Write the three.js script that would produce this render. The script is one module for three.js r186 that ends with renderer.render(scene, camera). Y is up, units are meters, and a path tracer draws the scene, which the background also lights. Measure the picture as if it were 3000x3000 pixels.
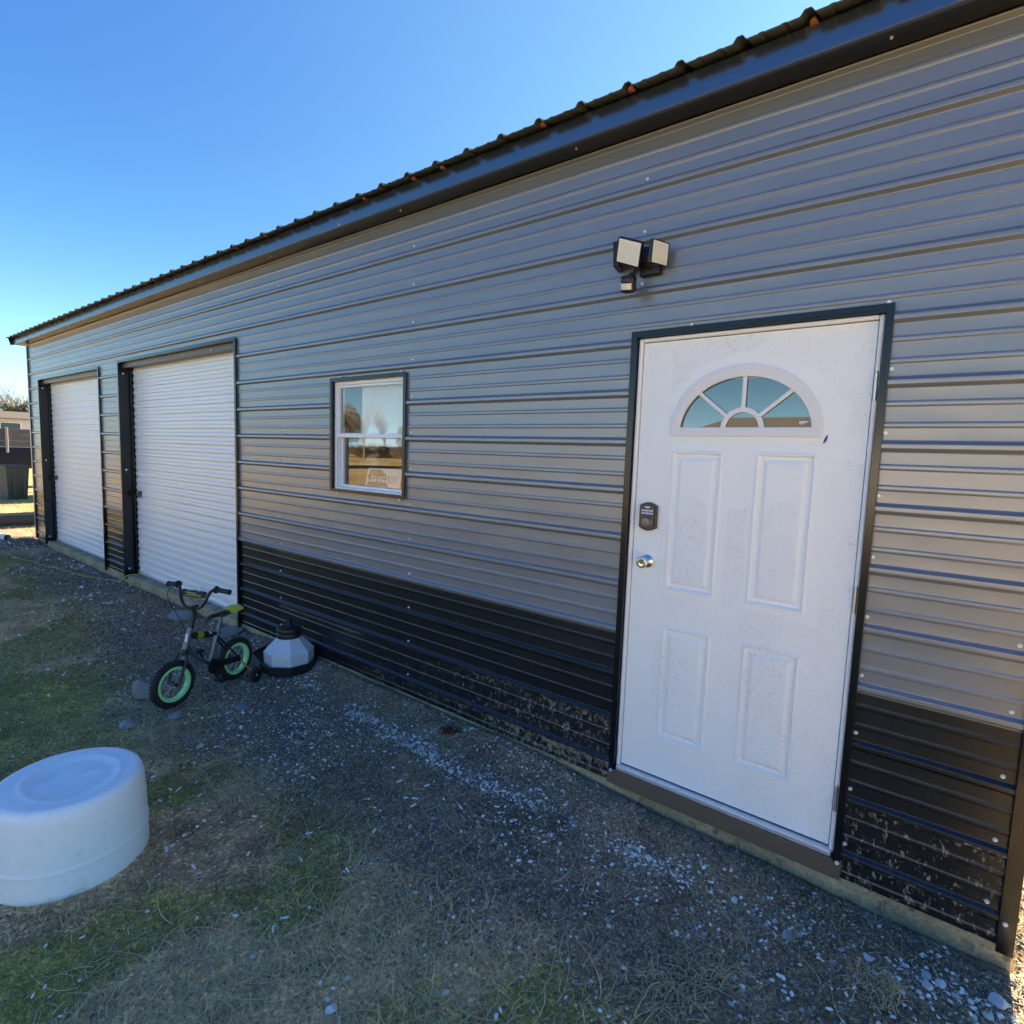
import * as THREE from 'three';
import { mergeGeometries, mergeVertices, toCreasedNormals } from 'three/addons/utils/BufferGeometryUtils.js';
import { RoundedBoxGeometry } from 'three/addons/geometries/RoundedBoxGeometry.js';

// ---------------------------------------------------------------- camera, sky, sun, exposure
const scene = new THREE.Scene();
const camera = new THREE.PerspectiveCamera(83.81, 1, 0.05, 1500);
camera.position.set(0, 1.671, 2.4927);
camera.rotation.order = 'YXZ';
camera.rotation.set(-0.102, 0.6642, 0.0343);

const EXPOSURE = 8.0, SKY = 1.48;
const SUN_EL = 16.5 * Math.PI / 180, SUN_AZ = 0.02;           // low sun straight behind the building
const sunDir = new THREE.Vector3(Math.sin(SUN_AZ) * Math.cos(SUN_EL), Math.sin(SUN_EL), -Math.cos(SUN_AZ) * Math.cos(SUN_EL));
const clamp = (v, a = 0, b = 1) => Math.min(b, Math.max(a, v));
const sstep = (a, b, v) => { const t = clamp((v - a) / (b - a)); return t * t * (3 - 2 * t); };
const lerp = (a, b, t) => a + (b - a) * t;
{
  const W = 1024, H = 512, d = new Float32Array(W * H * 4);
  for (let j = 0; j < H; j++) for (let i = 0; i < W; i++) {
    const el = ((j + 0.5) / H - 0.5) * Math.PI, az = ((i + 0.5) / W - 0.5) * 2 * Math.PI;
    const x = Math.cos(el) * Math.cos(az), y = Math.sin(el), z = Math.cos(el) * Math.sin(az);
    const e = Math.max(0, y), hz = Math.exp(-e * 5.4), lo = Math.exp(-e * 13);
    const c = clamp(x * sunDir.x + y * sunDir.y + z * sunDir.z, -1, 1), o = (j * W + i) * 4;
    const glow = Math.exp((c - 1) * 3.2) + 1.2 * Math.exp((c - 1) * 30);
    let r = 0.002 + 0.035 * e + 0.33 * hz + 1.00 * lo, g = 0.092 + 0.030 * e + 0.85 * hz + 1.15 * lo, b = 0.545 - 0.11 * e + 0.60 * hz + 1.05 * lo;
    r += glow * 0.25; g += glow * 0.43; b += glow * 0.34;
    if (y < 0) { const k = sstep(0, -0.06, y); r = lerp(r, 0.10, k); g = lerp(g, 0.09, k); b = lerp(b, 0.07, k); }
    d[o] = r * SKY / EXPOSURE; d[o + 1] = g * SKY / EXPOSURE; d[o + 2] = b * SKY / EXPOSURE; d[o + 3] = 1;
  }
  const t = new THREE.DataTexture(d, W, H, THREE.RGBAFormat, THREE.FloatType);
  t.mapping = THREE.EquirectangularReflectionMapping; t.magFilter = t.minFilter = THREE.LinearFilter; t.needsUpdate = true;
  scene.background = t; scene.environment = t;
}
const sun = new THREE.DirectionalLight(new THREE.Color().setRGB(1, 0.84, 0.62), 5);
sun.position.copy(sunDir).multiplyScalar(60).add(new THREE.Vector3(-5, 0, 5));
sun.target.position.set(-5, 0, 5); scene.add(sun, sun.target);
sun.castShadow = true; sun.shadow.mapSize.set(4096, 4096); sun.shadow.radius = 1;
Object.assign(sun.shadow.camera, { left: -45, right: 45, top: 40, bottom: -40, near: 1, far: 160 });

const renderer = new THREE.WebGLRenderer({ antialias: true });
renderer.setSize(1024, 1024);
renderer.toneMapping = THREE.LinearToneMapping;
renderer.toneMappingExposure = EXPOSURE;
renderer.outputColorSpace = THREE.SRGBColorSpace;
renderer.shadowMap.enabled = true; renderer.shadowMap.type = THREE.PCFSoftShadowMap;

// ---------------------------------------------------------------- helpers
const V3 = (x, y, z) => new THREE.Vector3(x, y, z);
function rng(a) { return () => { a |= 0; a = a + 0x6D2B79F5 | 0; let t = Math.imul(a ^ a >>> 15, 1 | a); t = t + Math.imul(t ^ t >>> 7, 61 | t) ^ t; return ((t ^ t >>> 14) >>> 0) / 4294967296; }; }
function hash2(x, y, s = 0) { let h = Math.imul(x, 374761393) + Math.imul(y, 668265263) + Math.imul(s, 1274126177); h = Math.imul(h ^ h >>> 13, 1274126177); return ((h ^ h >>> 16) >>> 0) / 4294967296; }
function vnoise(x, y, s = 0) {
  const i = Math.floor(x), j = Math.floor(y), u = x - i, v = y - j, a = u * u * (3 - 2 * u), b = v * v * (3 - 2 * v);
  return lerp(lerp(hash2(i, j, s), hash2(i + 1, j, s), a), lerp(hash2(i, j + 1, s), hash2(i + 1, j + 1, s), a), b);
}
function fbm(x, y, s = 0, o = 4) { let v = 0, a = 0.5, n = 0; for (let k = 0; k < o; k++) { v += a * vnoise(x, y, s + k * 17); n += a; a *= 0.5; x *= 2.03; y *= 2.03; } return v / n; }
const taken = {};
function numbered(n) { const k = taken[n] = (taken[n] ?? -1) + 1; return k ? `${n}_${String(k).padStart(3, '0')}` : n; }
const dirMat = { castShadow: true, receiveShadow: true };
function mat(r, g, b, rough = 0.6, o = {}) { const m = new THREE.MeshPhysicalMaterial({ roughness: rough, metalness: 0, ...o }); m.color.setRGB(r, g, b); return m; }
function mer(gs) {
  gs = (Array.isArray(gs) ? gs : [gs]).map(g => { g = g.index ? g.toNonIndexed() : g; const c = new THREE.BufferGeometry(); c.setAttribute('position', g.attributes.position); if (!g.attributes.normal) g.computeVertexNormals(); c.setAttribute('normal', g.attributes.normal); c.setAttribute('uv', g.attributes.uv ?? new THREE.BufferAttribute(new Float32Array(g.attributes.position.count * 2), 2)); return c; });
  return gs.length === 1 ? gs[0] : mergeGeometries(gs);
}
function obj(name, gs, m, parent) {          // one mesh; a part when a parent is given
  const geo = gs.isBufferGeometry ? gs : mer(gs);
  const o = new THREE.Mesh(geo, m); Object.assign(o, dirMat); o.name = parent ? name : numbered(name);
  (parent ?? scene).add(o); return o;
}
function tag(o, label, category, group) { o.userData.label = label; o.userData.category = category; if (group) o.userData.group = group; return o; }
function thing(name, label, category, pos = [0, 0, 0], turn = 0, group) { const g = new THREE.Group(); g.name = numbered(name); g.position.set(...pos); g.rotation.y = turn; scene.add(g); return tag(g, label, category, group); }
function structure(o) { o.userData.kind = 'structure'; return o; }
function copyOf(src, label, group) { const c = src.clone(); c.name = numbered(src.name.replace(/_\d{3}$/, '')); c.userData = { ...src.userData }; if (label) c.userData.label = label; if (group) c.userData.group = group; scene.add(c); return c; }
function place(g, x = 0, y = 0, z = 0, rx = 0, ry = 0, rz = 0) { return g.applyMatrix4(new THREE.Matrix4().compose(V3(x, y, z), new THREE.Quaternion().setFromEuler(new THREE.Euler(rx, ry, rz, 'YXZ')), V3(1, 1, 1))); }
function uvBox(g, s = 1) {                   // uv in metres from the dominant axis of each face
  g = g.index ? g.toNonIndexed() : g; const p = g.attributes.position, n = g.attributes.normal, u = new Float32Array(p.count * 2);
  for (let i = 0; i < p.count; i++) {
    const ax = Math.abs(n.getX(i)), ay = Math.abs(n.getY(i)), az = Math.abs(n.getZ(i)), x = p.getX(i), y = p.getY(i), z = p.getZ(i);
    const [a, b] = az >= ax && az >= ay ? [x, y] : ay >= ax ? [x, z] : [z, y]; u[i * 2] = a * s; u[i * 2 + 1] = b * s;
  }
  g.setAttribute('uv', new THREE.BufferAttribute(u, 2)); return g;
}
function box(x0, x1, y0, y1, z0, z1) { return uvBox(place(new THREE.BoxGeometry(x1 - x0, y1 - y0, z1 - z0), (x0 + x1) / 2, (y0 + y1) / 2, (z0 + z1) / 2)); }
function rbox(x0, x1, y0, y1, z0, z1, r = 0.003, s = 2) { return uvBox(place(new RoundedBoxGeometry(x1 - x0, y1 - y0, z1 - z0, s, Math.min(r, (x1 - x0) / 2.01, (y1 - y0) / 2.01, (z1 - z0) / 2.01)), (x0 + x1) / 2, (y0 + y1) / 2, (z0 + z1) / 2)); }
function rod(a, b, r0, r1 = r0, seg = 8, open = false) {
  const A = V3(...a), B = V3(...b), d = B.clone().sub(A), L = d.length();
  const g = new THREE.CylinderGeometry(r1, r0, L, seg, 1, open);
  return g.applyMatrix4(new THREE.Matrix4().compose(A.add(B).multiplyScalar(0.5), new THREE.Quaternion().setFromUnitVectors(V3(0, 1, 0), d.normalize()), V3(1, 1, 1)));
}
function tube(pts, r, seg = 24, rs = 8, closed = false) { return new THREE.TubeGeometry(new THREE.CatmullRomCurve3(pts.map(p => V3(...p)), closed, 'centripetal'), seg, r, rs, closed); }
function lathe(pts, seg = 24) { return new THREE.LatheGeometry(pts.map(p => new THREE.Vector2(p[0], p[1])), seg); }
function extr(shape, depth, bevel = 0.002, o = {}) { return new THREE.ExtrudeGeometry(shape, { depth, bevelEnabled: bevel > 0, bevelThickness: bevel, bevelSize: bevel, bevelSegments: 2, curveSegments: 24, ...o }); }
function dtex(w, h, f, srgb = true, rep = null) {   // f(u, v) -> [r, g, b] 0..1 (display values when srgb) ; v up
  const d = new Uint8Array(w * h * 4);
  for (let j = 0; j < h; j++) for (let i = 0; i < w; i++) { const c = f((i + 0.5) / w, (j + 0.5) / h), o = (j * w + i) * 4; d[o] = clamp(c[0]) * 255; d[o + 1] = clamp(c[1]) * 255; d[o + 2] = clamp(c[2]) * 255; d[o + 3] = 255; }
  const t = new THREE.DataTexture(d, w, h); t.magFilter = THREE.LinearFilter; t.minFilter = THREE.LinearMipmapLinearFilter; t.generateMipmaps = true;
  t.wrapS = t.wrapT = rep ? THREE.RepeatWrapping : THREE.ClampToEdgeWrapping; if (rep) t.repeat.set(rep[0], rep[1]); if (srgb) t.colorSpace = THREE.SRGBColorSpace; t.needsUpdate = true; return t;
}
const tileN = (u, v, n, s) => { // periodic fbm on the unit square
  let r = 0, a = 0.5, k = 0; for (let o = 0; o < 4; o++) { const m = n << o, x = u * m, y = v * m, i = Math.floor(x), j = Math.floor(y), p = x - i, q = y - j, e = p * p * (3 - 2 * p), f = q * q * (3 - 2 * q), w = t => ((t % m) + m) % m;
    r += a * lerp(lerp(hash2(w(i), w(j), s + o), hash2(w(i + 1), w(j), s + o), e), lerp(hash2(w(i), w(j + 1), s + o), hash2(w(i + 1), w(j + 1), s + o), e), f); k += a; a *= 0.5; } return r / k; };
const lin2s = v => v <= 0.0031308 ? v * 12.92 : 1.055 * Math.pow(v, 1 / 2.4) - 0.055;

// a pixel of the photograph as a point of the ground (its distance comes from the ground)
const camM = new THREE.Matrix4().makeRotationFromEuler(camera.rotation);
function groundAt(u, v, y = 0) { const d = V3((u - 1500) / 1671.25, -(v - 1500) / 1671.25, -1).applyMatrix4(camM), t = (y - 1.671) / d.y; return [t * d.x, 2.4927 + t * d.z]; }

// ---------------------------------------------------------------- the ground
function groundY(x, z) {
  let y = -0.02 + 0.02 * (fbm(x * 0.7 + 5, z * 0.7, 3, 3) - 0.5) + 0.012 * (fbm(x * 4, z * 4, 9, 3) - 0.5);
  const near = Math.exp(-Math.pow(Math.max(0, z) / 0.16, 2));
  y += near * (0.050 * sstep(-5.2, -4.2, x) * (1 - sstep(-1.9, -0.9, x)) - 0.02 * sstep(-0.9, 0, x));
  y += -0.035 * sstep(-4.8, -6, x) * (1 - sstep(-10.8, -11.6, x)) + 0.05 * sstep(-11, -12.2, x);
  if (z < 0.01 && z > -9.1 && x > -11.9 && x < 0.3) y = Math.min(y, -0.03) - 0.10 * sstep(0.0, -0.06, z);  // below the slab
  return y;
}
const spots = l => l.map(([u, v, r, a]) => [...groundAt(u, v), r, a]), sumSpots = (l, x, z) => { let t = 0; for (const [a, b, r, k] of l) { const d = ((x - a) ** 2 + (z - b) ** 2) / (r * r); if (d < 6) t += k * Math.exp(-d); } return t; };
const mossSpots = spots([[1000, 2480, 0.22, 0.16], [860, 2640, 0.26, 0.18], [1280, 2520, 0.2, 0.12], [320, 1990, 0.5, 0.14], [130, 2130, 0.4, 0.13], [520, 2330, 0.22, 0.16], [600, 2620, 0.3, 0.16], [1650, 2950, 0.14, 0.15], [120, 2790, 0.2, 0.2], [300, 1900, 0.7, 0.1], [2000, 2780, 0.1, 0.1], [130, 1640, 0.9, 0.12], [1130, 2330, 0.14, 0.1], [420, 2700, 0.2, 0.14]]);
const strawSpots = spots([[900, 2860, 0.24, 0.25], [1250, 2930, 0.2, 0.22], [2080, 2850, 0.16, 0.22], [1750, 2950, 0.14, 0.2], [640, 2900, 0.22, 0.2], [300, 2950, 0.2, 0.2], [250, 2230, 0.35, 0.2], [120, 1930, 0.6, 0.16], [480, 2100, 0.25, 0.18], [1280, 2420, 0.16, 0.1], [350, 1750, 0.6, 0.14]]);
const gravelMask = (x, z) => { const e = x > -5 ? 1.12 : lerp(1.12, 0.72, sstep(-5, -6.5, x)); return (1 - sstep(e - 0.35, e + 0.3, z + 0.85 * (fbm(x * 1.5, z * 1.5, 21, 4) - 0.5))) * sstep(-14, -12, x) * (1 - 0.6 * sstep(0.2, 0.4, x)) * (1 - sstep(0.9, 1.8, x)) * sstep(-1.2, -0.6, z); };
const mossMask = (x, z) => sstep(0.425, 0.535, fbm(x * 1.7 + 3, z * 1.7, 41, 4) + sumSpots(mossSpots, x, z) - 0.02) * (1 - 0.72 * gravelMask(x, z));
const strawMask = (x, z) => sstep(0.38, 0.62, fbm(x * 1.3 - 9, z * 1.3, 61, 4) + sumSpots(strawSpots, x, z)) * (1 - 0.93 * gravelMask(x, z)) * (1 - 0.55 * mossMask(x, z));
{
  const axis = (lo, hi, st, far) => { const a = []; for (let t = lo; t <= hi + 1e-6; t += st) a.push(t); const up = [], dn = []; let t = hi, s = st; while (t < far) { s = Math.min(s * 1.13, 40); t += s; up.push(t); } t = lo; s = st; while (t > -far) { s = Math.min(s * 1.13, 40); t -= s; dn.push(t); } return [...dn.reverse(), ...a, ...up]; };
  const X = axis(-6.4, 1.2, 0.024, 600), Z = axis(-0.12, 2.9, 0.024, 600), nx = X.length, nz = Z.length;
  const pos = new Float32Array(nx * nz * 3), col = new Float32Array(nx * nz * 3), uv = new Float32Array(nx * nz * 2), idx = [];
  for (let j = 0; j < nz; j++) for (let i = 0; i < nx; i++) {
    const x = X[i], z = Z[j], k = j * nx + i; pos.set([x, groundY(x, z), z], k * 3); uv.set([x / 1.6, z / 1.6], k * 2);
    const g = gravelMask(x, z), m = mossMask(x, z), s = strawMask(x, z), n = fbm(x * 6, z * 6, 77, 3), n2 = fbm(x * 0.9, z * 0.9, 88, 3);
    let c = [0.25, 0.20, 0.145];
    const mixc = (b, t) => { c = c.map((v, q) => lerp(v, b[q], t)); };
    mixc([0.36, 0.30, 0.20], s); mixc([0.215, 0.225, 0.070], m * 0.88); mixc([0.125, 0.120, 0.115], g * 0.9);
    mixc([0.30, 0.265, 0.21], sstep(0.55, 0.78, n2) * g * 0.5);
    const w = 0.55 + 0.9 * n; col.set(c.map(v => v * w), k * 3);
    if (i && j) { const a = k - nx - 1, b = k - nx, d = k - 1; idx.push(a, d, b, b, d, k); }
  }
  const g = new THREE.BufferGeometry(); g.setAttribute('position', new THREE.BufferAttribute(pos, 3)); g.setAttribute('color', new THREE.BufferAttribute(col, 3)); g.setAttribute('uv', new THREE.BufferAttribute(uv, 2)); g.setIndex(idx); g.computeVertexNormals();
  const vor = (u, v, n, sd) => { const x = u * n, y = v * n, i = Math.floor(x), j = Math.floor(y); let d1 = 9, d2 = 9, id = 0; for (let a = -1; a <= 1; a++) for (let b = -1; b <= 1; b++) { const p = ((i + a) % n + n) % n, q = ((j + b) % n + n) % n, dx = i + a + hash2(p, q, sd) - x, dy = j + b + hash2(p, q, sd + 1) - y, d = dx * dx + dy * dy; if (d < d1) { d2 = d1; d1 = d; id = hash2(p, q, sd + 2); } else if (d < d2) d2 = d; } return [id, Math.sqrt(d2) - Math.sqrt(d1)]; };
  const spk = (u, v) => { const [a, e] = vor(u, v, 230, 5), [b, f] = vor(u, v, 96, 15); return clamp(Math.pow(a, 3) * sstep(0.02, 0.2, e) * 0.8 + (b > 0.86 ? 0.5 * sstep(0.05, 0.3, f) : 0)); };
  const tx = dtex(1024, 1024, (u, v) => { const n = tileN(u, v, 24, 3), f = tileN(u, v, 128, 13), s = spk(u, v); const k = 0.40 + 0.30 * n + 0.36 * (f - 0.5) + 0.34 * s; return [k, k, k * 1.0]; }, true, [1, 1]);
  const bm = dtex(1024, 1024, (u, v) => { const k = 0.4 * tileN(u, v, 64, 23) + 0.6 * spk(u, v); return [k, k, k]; }, false, [1, 1]);
  const m = new THREE.MeshStandardMaterial({ vertexColors: true, map: tx, bumpMap: bm, bumpScale: 0.006, roughness: 0.95 }); m.color.setRGB(4.9, 3.6, 2.3);
  structure(obj('ground', g, m));
}

// ---------------------------------------------------------------- the metal garage
const RY = 0.83, P = 0.2286;                      // height of the rib where grey meets black, rib pitch
const XL = -11.83, XR = 0.27;                     // front wall from corner to corner
const M = {
  grey: mat(0.148, 0.163, 0.190, 0.28, { ior: 2.15 }),
  black: mat(0.006, 0.008, 0.012, 0.26, { ior: 1.55 }),
  trim: mat(0.005, 0.006, 0.009, 0.2, { ior: 1.5 }),
  white: mat(0.84, 0.84, 0.84, 0.42), vinyl: mat(0.84, 0.84, 0.84, 0.35), curtain: mat(0.80, 0.80, 0.80, 0.33, { ior: 1.6 }),
  screw: mat(0.74, 0.75, 0.77, 0.35, { metalness: 0.3 }), chrome: mat(0.80, 0.76, 0.70, 0.16, { metalness: 1 }), steel: mat(0.55, 0.56, 0.58, 0.35, { metalness: 0.9 }),
  bronze: mat(0.075, 0.062, 0.052, 0.36, { metalness: 0.35 }), sill: mat(0.20, 0.165, 0.13, 0.38, { metalness: 0.55 }),
  plastic: mat(0.012, 0.012, 0.014, 0.4), rubber: mat(0.018, 0.018, 0.019, 0.75), foam: mat(0.34, 0.11, 0.045, 0.9), wood: mat(0.30, 0.22, 0.13, 0.8),
};
const concTex = dtex(512, 512, (u, v) => { const n = tileN(u, v, 6, 3), f = tileN(u, v, 90, 7), p = tileN(u, v, 22, 19); const k = 0.62 + 0.2 * (n - 0.5) + 0.25 * (f - 0.5) - (p > 0.66 ? 0.12 : 0); return [k * 1.0, k * 0.95, k * 0.80]; }, true, [1, 1]);
M.concrete = new THREE.MeshStandardMaterial({ map: concTex, bumpMap: concTex, bumpScale: 0.004, roughness: 0.9 });
M.concrete.color.setRGB(0.85, 0.82, 0.74);

const openings = [[-1.236, -0.264, 0.09, 2.226, 'door'], [-3.625, -2.853, 1.369, 2.142, 'window'], [-7.86, -5.07, 0.0, 2.57, 'garage'], [-11.245, -8.565, 0.0, 2.545, 'garage']];
function profPoints(y0, y1) {                     // [y relative to RY, z] of the ribbed sheet between y0 and y1
  const a = [[-0.0228, 0], [-0.0206, 0.0005], [-0.0184, 0.0019], [-0.0098, 0.0137], [-0.0082, 0.0149], [-0.0060, 0.0153], [0.0060, 0.0153], [0.0082, 0.0149], [0.0098, 0.0137], [0.0184, 0.0019], [0.0206, 0.0005], [0.0228, 0]];
  const b = [[-0.0125, 0], [-0.0105, 0.0004], [-0.0062, 0.0025], [-0.0045, 0.0028], [0.0045, 0.0028], [0.0062, 0.0025], [0.0105, 0.0004], [0.0125, 0]];
  const all = [];
  for (let n = -5; n <= 12; n++) { for (const q of a) all.push([n * P + q[0], q[1]]); all.push([n * P + P / 6 + 0.006, 0]); for (const q of b) all.push([n * P + P / 3 + q[0], q[1]]); all.push([n * P + P / 2, 0]); for (const q of b) all.push([n * P + 2 * P / 3 + q[0], q[1]]); all.push([n * P + P * 5 / 6 - 0.006, 0]); }
  const at = y => { for (let i = 1; i < all.length; i++) if (all[i][0] >= y) { const t = (y - all[i - 1][0]) / (all[i][0] - all[i - 1][0]); return [y, lerp(all[i - 1][1], all[i][1], t)]; } };
  return [at(y0), ...all.filter(q => q[0] > y0 + 1e-4 && q[0] < y1 - 1e-4), at(y1)];
}
const screwCols = [-10.55, -9.0, -7.46, -5.91, -4.362, -2.786, -1.236, 0.20];
const dimple = (x, y) => { let d = 0; for (const c of screwCols) { const dx = x - c; if (Math.abs(dx) > 0.16) continue; const n = Math.round((y - 0.038) / P), dy = y - 0.038 - n * P; d -= 0.0011 * hash2(Math.round(c * 100), n, 5) * Math.exp(-(dx * dx + dy * dy * 2.5) / 0.0022); } return d; };
const wave = (x, y) => 0.0036 * (fbm(x * 1.1, y * 5.2, 301, 3) - 0.5) + 0.0022 * (fbm(x * 4.6, y * 9, 307, 2) - 0.5) + dimple(x, y);
function sheet(x0, x1, y0, y1, dz) {              // ribbed sheet on the front wall, y relative to RY
  const pr = profPoints(y0, y1), n = Math.max(2, Math.ceil((x1 - x0) / 0.055)), pos = [], uv = [], idx = [], w = pr.length;
  for (let i = 0; i <= n; i++) for (const [y, z] of pr) { const x = lerp(x0, x1, i / n); pos.push(x, y + RY, z + dz + wave(x, y)); uv.push(x, y + RY); }
  for (let i = 0; i < n; i++) for (let j = 0; j < w - 1; j++) { const a = i * w + j, b = a + w; idx.push(a, b, a + 1, b, b + 1, a + 1); }
  const g = new THREE.BufferGeometry(); g.setAttribute('position', new THREE.Float32BufferAttribute(pos, 3)); g.setAttribute('uv', new THREE.Float32BufferAttribute(uv, 2)); g.setIndex(idx); g.computeVertexNormals(); return g;
}
function sheetsAround(x0, x1, y0, y1, dz) {
  const xs = [x0, x1]; for (const o of openings) for (const v of [o[0], o[1]]) if (v > x0 && v < x1) xs.push(v); xs.sort((a, b) => a - b);
  const out = [];
  for (let i = 1; i < xs.length; i++) { const a = xs[i - 1], b = xs[i], c = (a + b) / 2; let spans = [[y0, y1]];
    for (const o of openings) if (c > o[0] && c < o[1]) spans = spans.flatMap(([p, q]) => { const lo = o[2] - RY, hi = o[3] - RY, r = []; if (Math.min(q, lo) - p > 0.004) r.push([p, Math.min(q, lo)]); if (q - Math.max(p, hi) > 0.004) r.push([Math.max(p, hi), q]); return (q <= lo || p >= hi) ? [[p, q]] : r; });
    for (const [p, q] of spans) out.push(sheet(a, b, p, q, dz)); }
  return out;
}
const garage = thing('metal_garage', 'long grey and black ribbed metal garage with white doors', 'building');
// mud splashed up on the black sheets: matter with its own grain, thickest under the ribs of the lowest bays
const mudTex = dtex(2048, 1024, (u, v) => {
  const x = -3.3 + u * 3.6, y = -0.8 + v * 0.84; const n = ((y / P) % 1 + 1) % 1, bay = Math.floor(y / P);
  const amt = bay <= -4 ? 0.95 : bay === -3 ? 0.66 : bay === -2 ? 0.08 : 0.0;
  const side = x > -0.25 ? 0.62 : 0.34 + 0.58 * sstep(-2.9, -1.5, x);
  const reach = amt * side * (0.8 + 0.8 * (fbm(x * 2.3, y * 3, 517, 3) - 0.5));
  const wx = x + 0.004 * (fbm(x * 90, y * 90, 531, 2) - 0.5), f = 0.5 * fbm(wx * 230, y * 85, 501, 3) + 0.5 * fbm(wx * 85, y * 46, 507, 3), c = fbm(x * 14, y * 18, 521, 3), k = (n > 0.84 && n < 0.985 ? 0.10 : 0) + (n < 0.12 ? -0.3 : 0);
  const on = sstep(-0.02, 0.10, f - 0.69 + 0.24 * reach + 0.10 * (c - 0.5) + k * reach);
  const lim = sstep(0.04, 0.30, reach), dust = 0.035 * sstep(0.40, 0.75, fbm(x * 90, y * 12, 541, 3)) * (0.4 + reach);
  const spot = hash2(Math.floor(x * 480), Math.floor(y * 480), 9) > 0.9990 - 0.007 * reach ? 0.5 : 0;
  const t = clamp(on * lim * 0.72 + dust + spot * 0.4), tone = 0.75 + 0.5 * fbm(x * 25, y * 25, 571, 2);
  const a = [0.006, 0.008, 0.012], b = [0.30 * tone, 0.275 * tone, 0.215 * tone]; return a.map((q, i) => lin2s(lerp(q, b[i], t)));
});
const mudMat = new THREE.MeshPhysicalMaterial({ map: mudTex, roughness: 0.28, ior: 1.55 });
const rowsY = [[-0.785, -0.0235, 'black'], [-0.0235, 4 * P - 0.0235, 'grey'], [4 * P - 0.0235, 8 * P - 0.0235, 'grey'], [8 * P - 0.0235, 2.283, 'grey']];
const SEAM = -4.385;
rowsY.forEach(([a, b, kind], r) => [[XL, SEAM + 0.012, 0], [SEAM, XR, 0.0016]].forEach(([x0, x1, dz], k) => {
  const gs = sheetsAround(x0, x1, a, b, dz + r * 0.0012);
  let m = M[kind];
  if (kind === 'black' && k === 1) { m = mudMat; for (const g of gs) { const u = g.attributes.uv; for (let i = 0; i < u.count; i++) u.setXY(i, (u.getX(i) + 3.3) / 3.6, (u.getY(i) - RY + 0.8) / 0.84); } }
  const p = obj('wall_panel', gs, m, garage);
  p.userData.label = kind === 'black' ? 'black ribbed sheet at the foot of the wall' : 'grey ribbed wall sheet';
  p.userData.row = r;
  const sg = screwGeo();
  for (const c of screwCols) { if (c < x0 || c > x1) continue;
    for (let n = -4; n <= 9; n++) { const y = n * P + 0.038; if (y < a || y > b || y < -0.72) continue; if (openings.some(o => c > o[0] - 0.06 && c < o[1] + 0.03 && y + RY > o[2] - 0.05 && y + RY < o[3] + 0.05 && o[4] !== 'window')) continue;
      const s = obj('screw', sg, M.screw, p); s.position.set(c + 0.004 * hash2(n, r, 3), RY + y, dz + r * 0.0012); } }
}));
function screwGeo() { return screwGeo.g ??= mer([place(new THREE.CylinderGeometry(0.0048, 0.0052, 0.006, 6), 0, 0, 0.0050, Math.PI / 2), place(new THREE.CylinderGeometry(0.0068, 0.0080, 0.0030, 12), 0, 0, 0.0010, Math.PI / 2)]); }
const addScrew = (parent, x, y, z, k = 1) => { const s = obj('screw', screwGeo(), M.screw, parent); s.position.set(x, y, z); s.scale.setScalar(k); return s; };

// slab, other walls, corner trims
obj('foundation', [rbox(XL - 0.06, XR + 0.012, -0.30, 0.046, -8.95, -0.006, 0.012)], M.concrete, garage);
{
  const gable = (x, s) => { const sh = new THREE.Shape(); sh.moveTo(0.0, RY - 0.785); sh.lineTo(0, 3.235); sh.lineTo(-4.45, 4.30); sh.lineTo(-8.9, 3.225); sh.lineTo(-8.9, RY - 0.785); return place(extr(sh, 0.03, 0), x, 0, 0, 0, -Math.PI / 2).translate(s < 0 ? 0.03 : 0, 0, 0); };
  obj('end_wall', [gable(XL, -1)], M.grey, garage); obj('end_wall', [gable(XR, 1)], M.grey, garage);
  obj('rear_wall', [box(XL + 0.01, XR - 0.01, RY - 0.785, 3.24, -8.9, -8.86)], M.grey, garage);
  for (const [x, s] of [[XL, -1], [XR, 1]]) { const t = obj('corner_trim', [rbox(Math.min(x + s * 0.012, x - s * 0.035), Math.max(x + s * 0.012, x - s * 0.035), 0.03, 3.1, 0.0205, 0.0235, 0.001), rbox(Math.min(x + s * 0.009, x + s * 0.012), Math.max(x + s * 0.009, x + s * 0.012), 0.03, 3.1, -0.06, 0.0205, 0.001)], s < 0 ? M.grey : M.trim, garage); addScrew(t, x - s * 0.018, 0.14, 0.0235, 1); addScrew(t, x - s * 0.018, 1.5, 0.0235, 1); }
}
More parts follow.
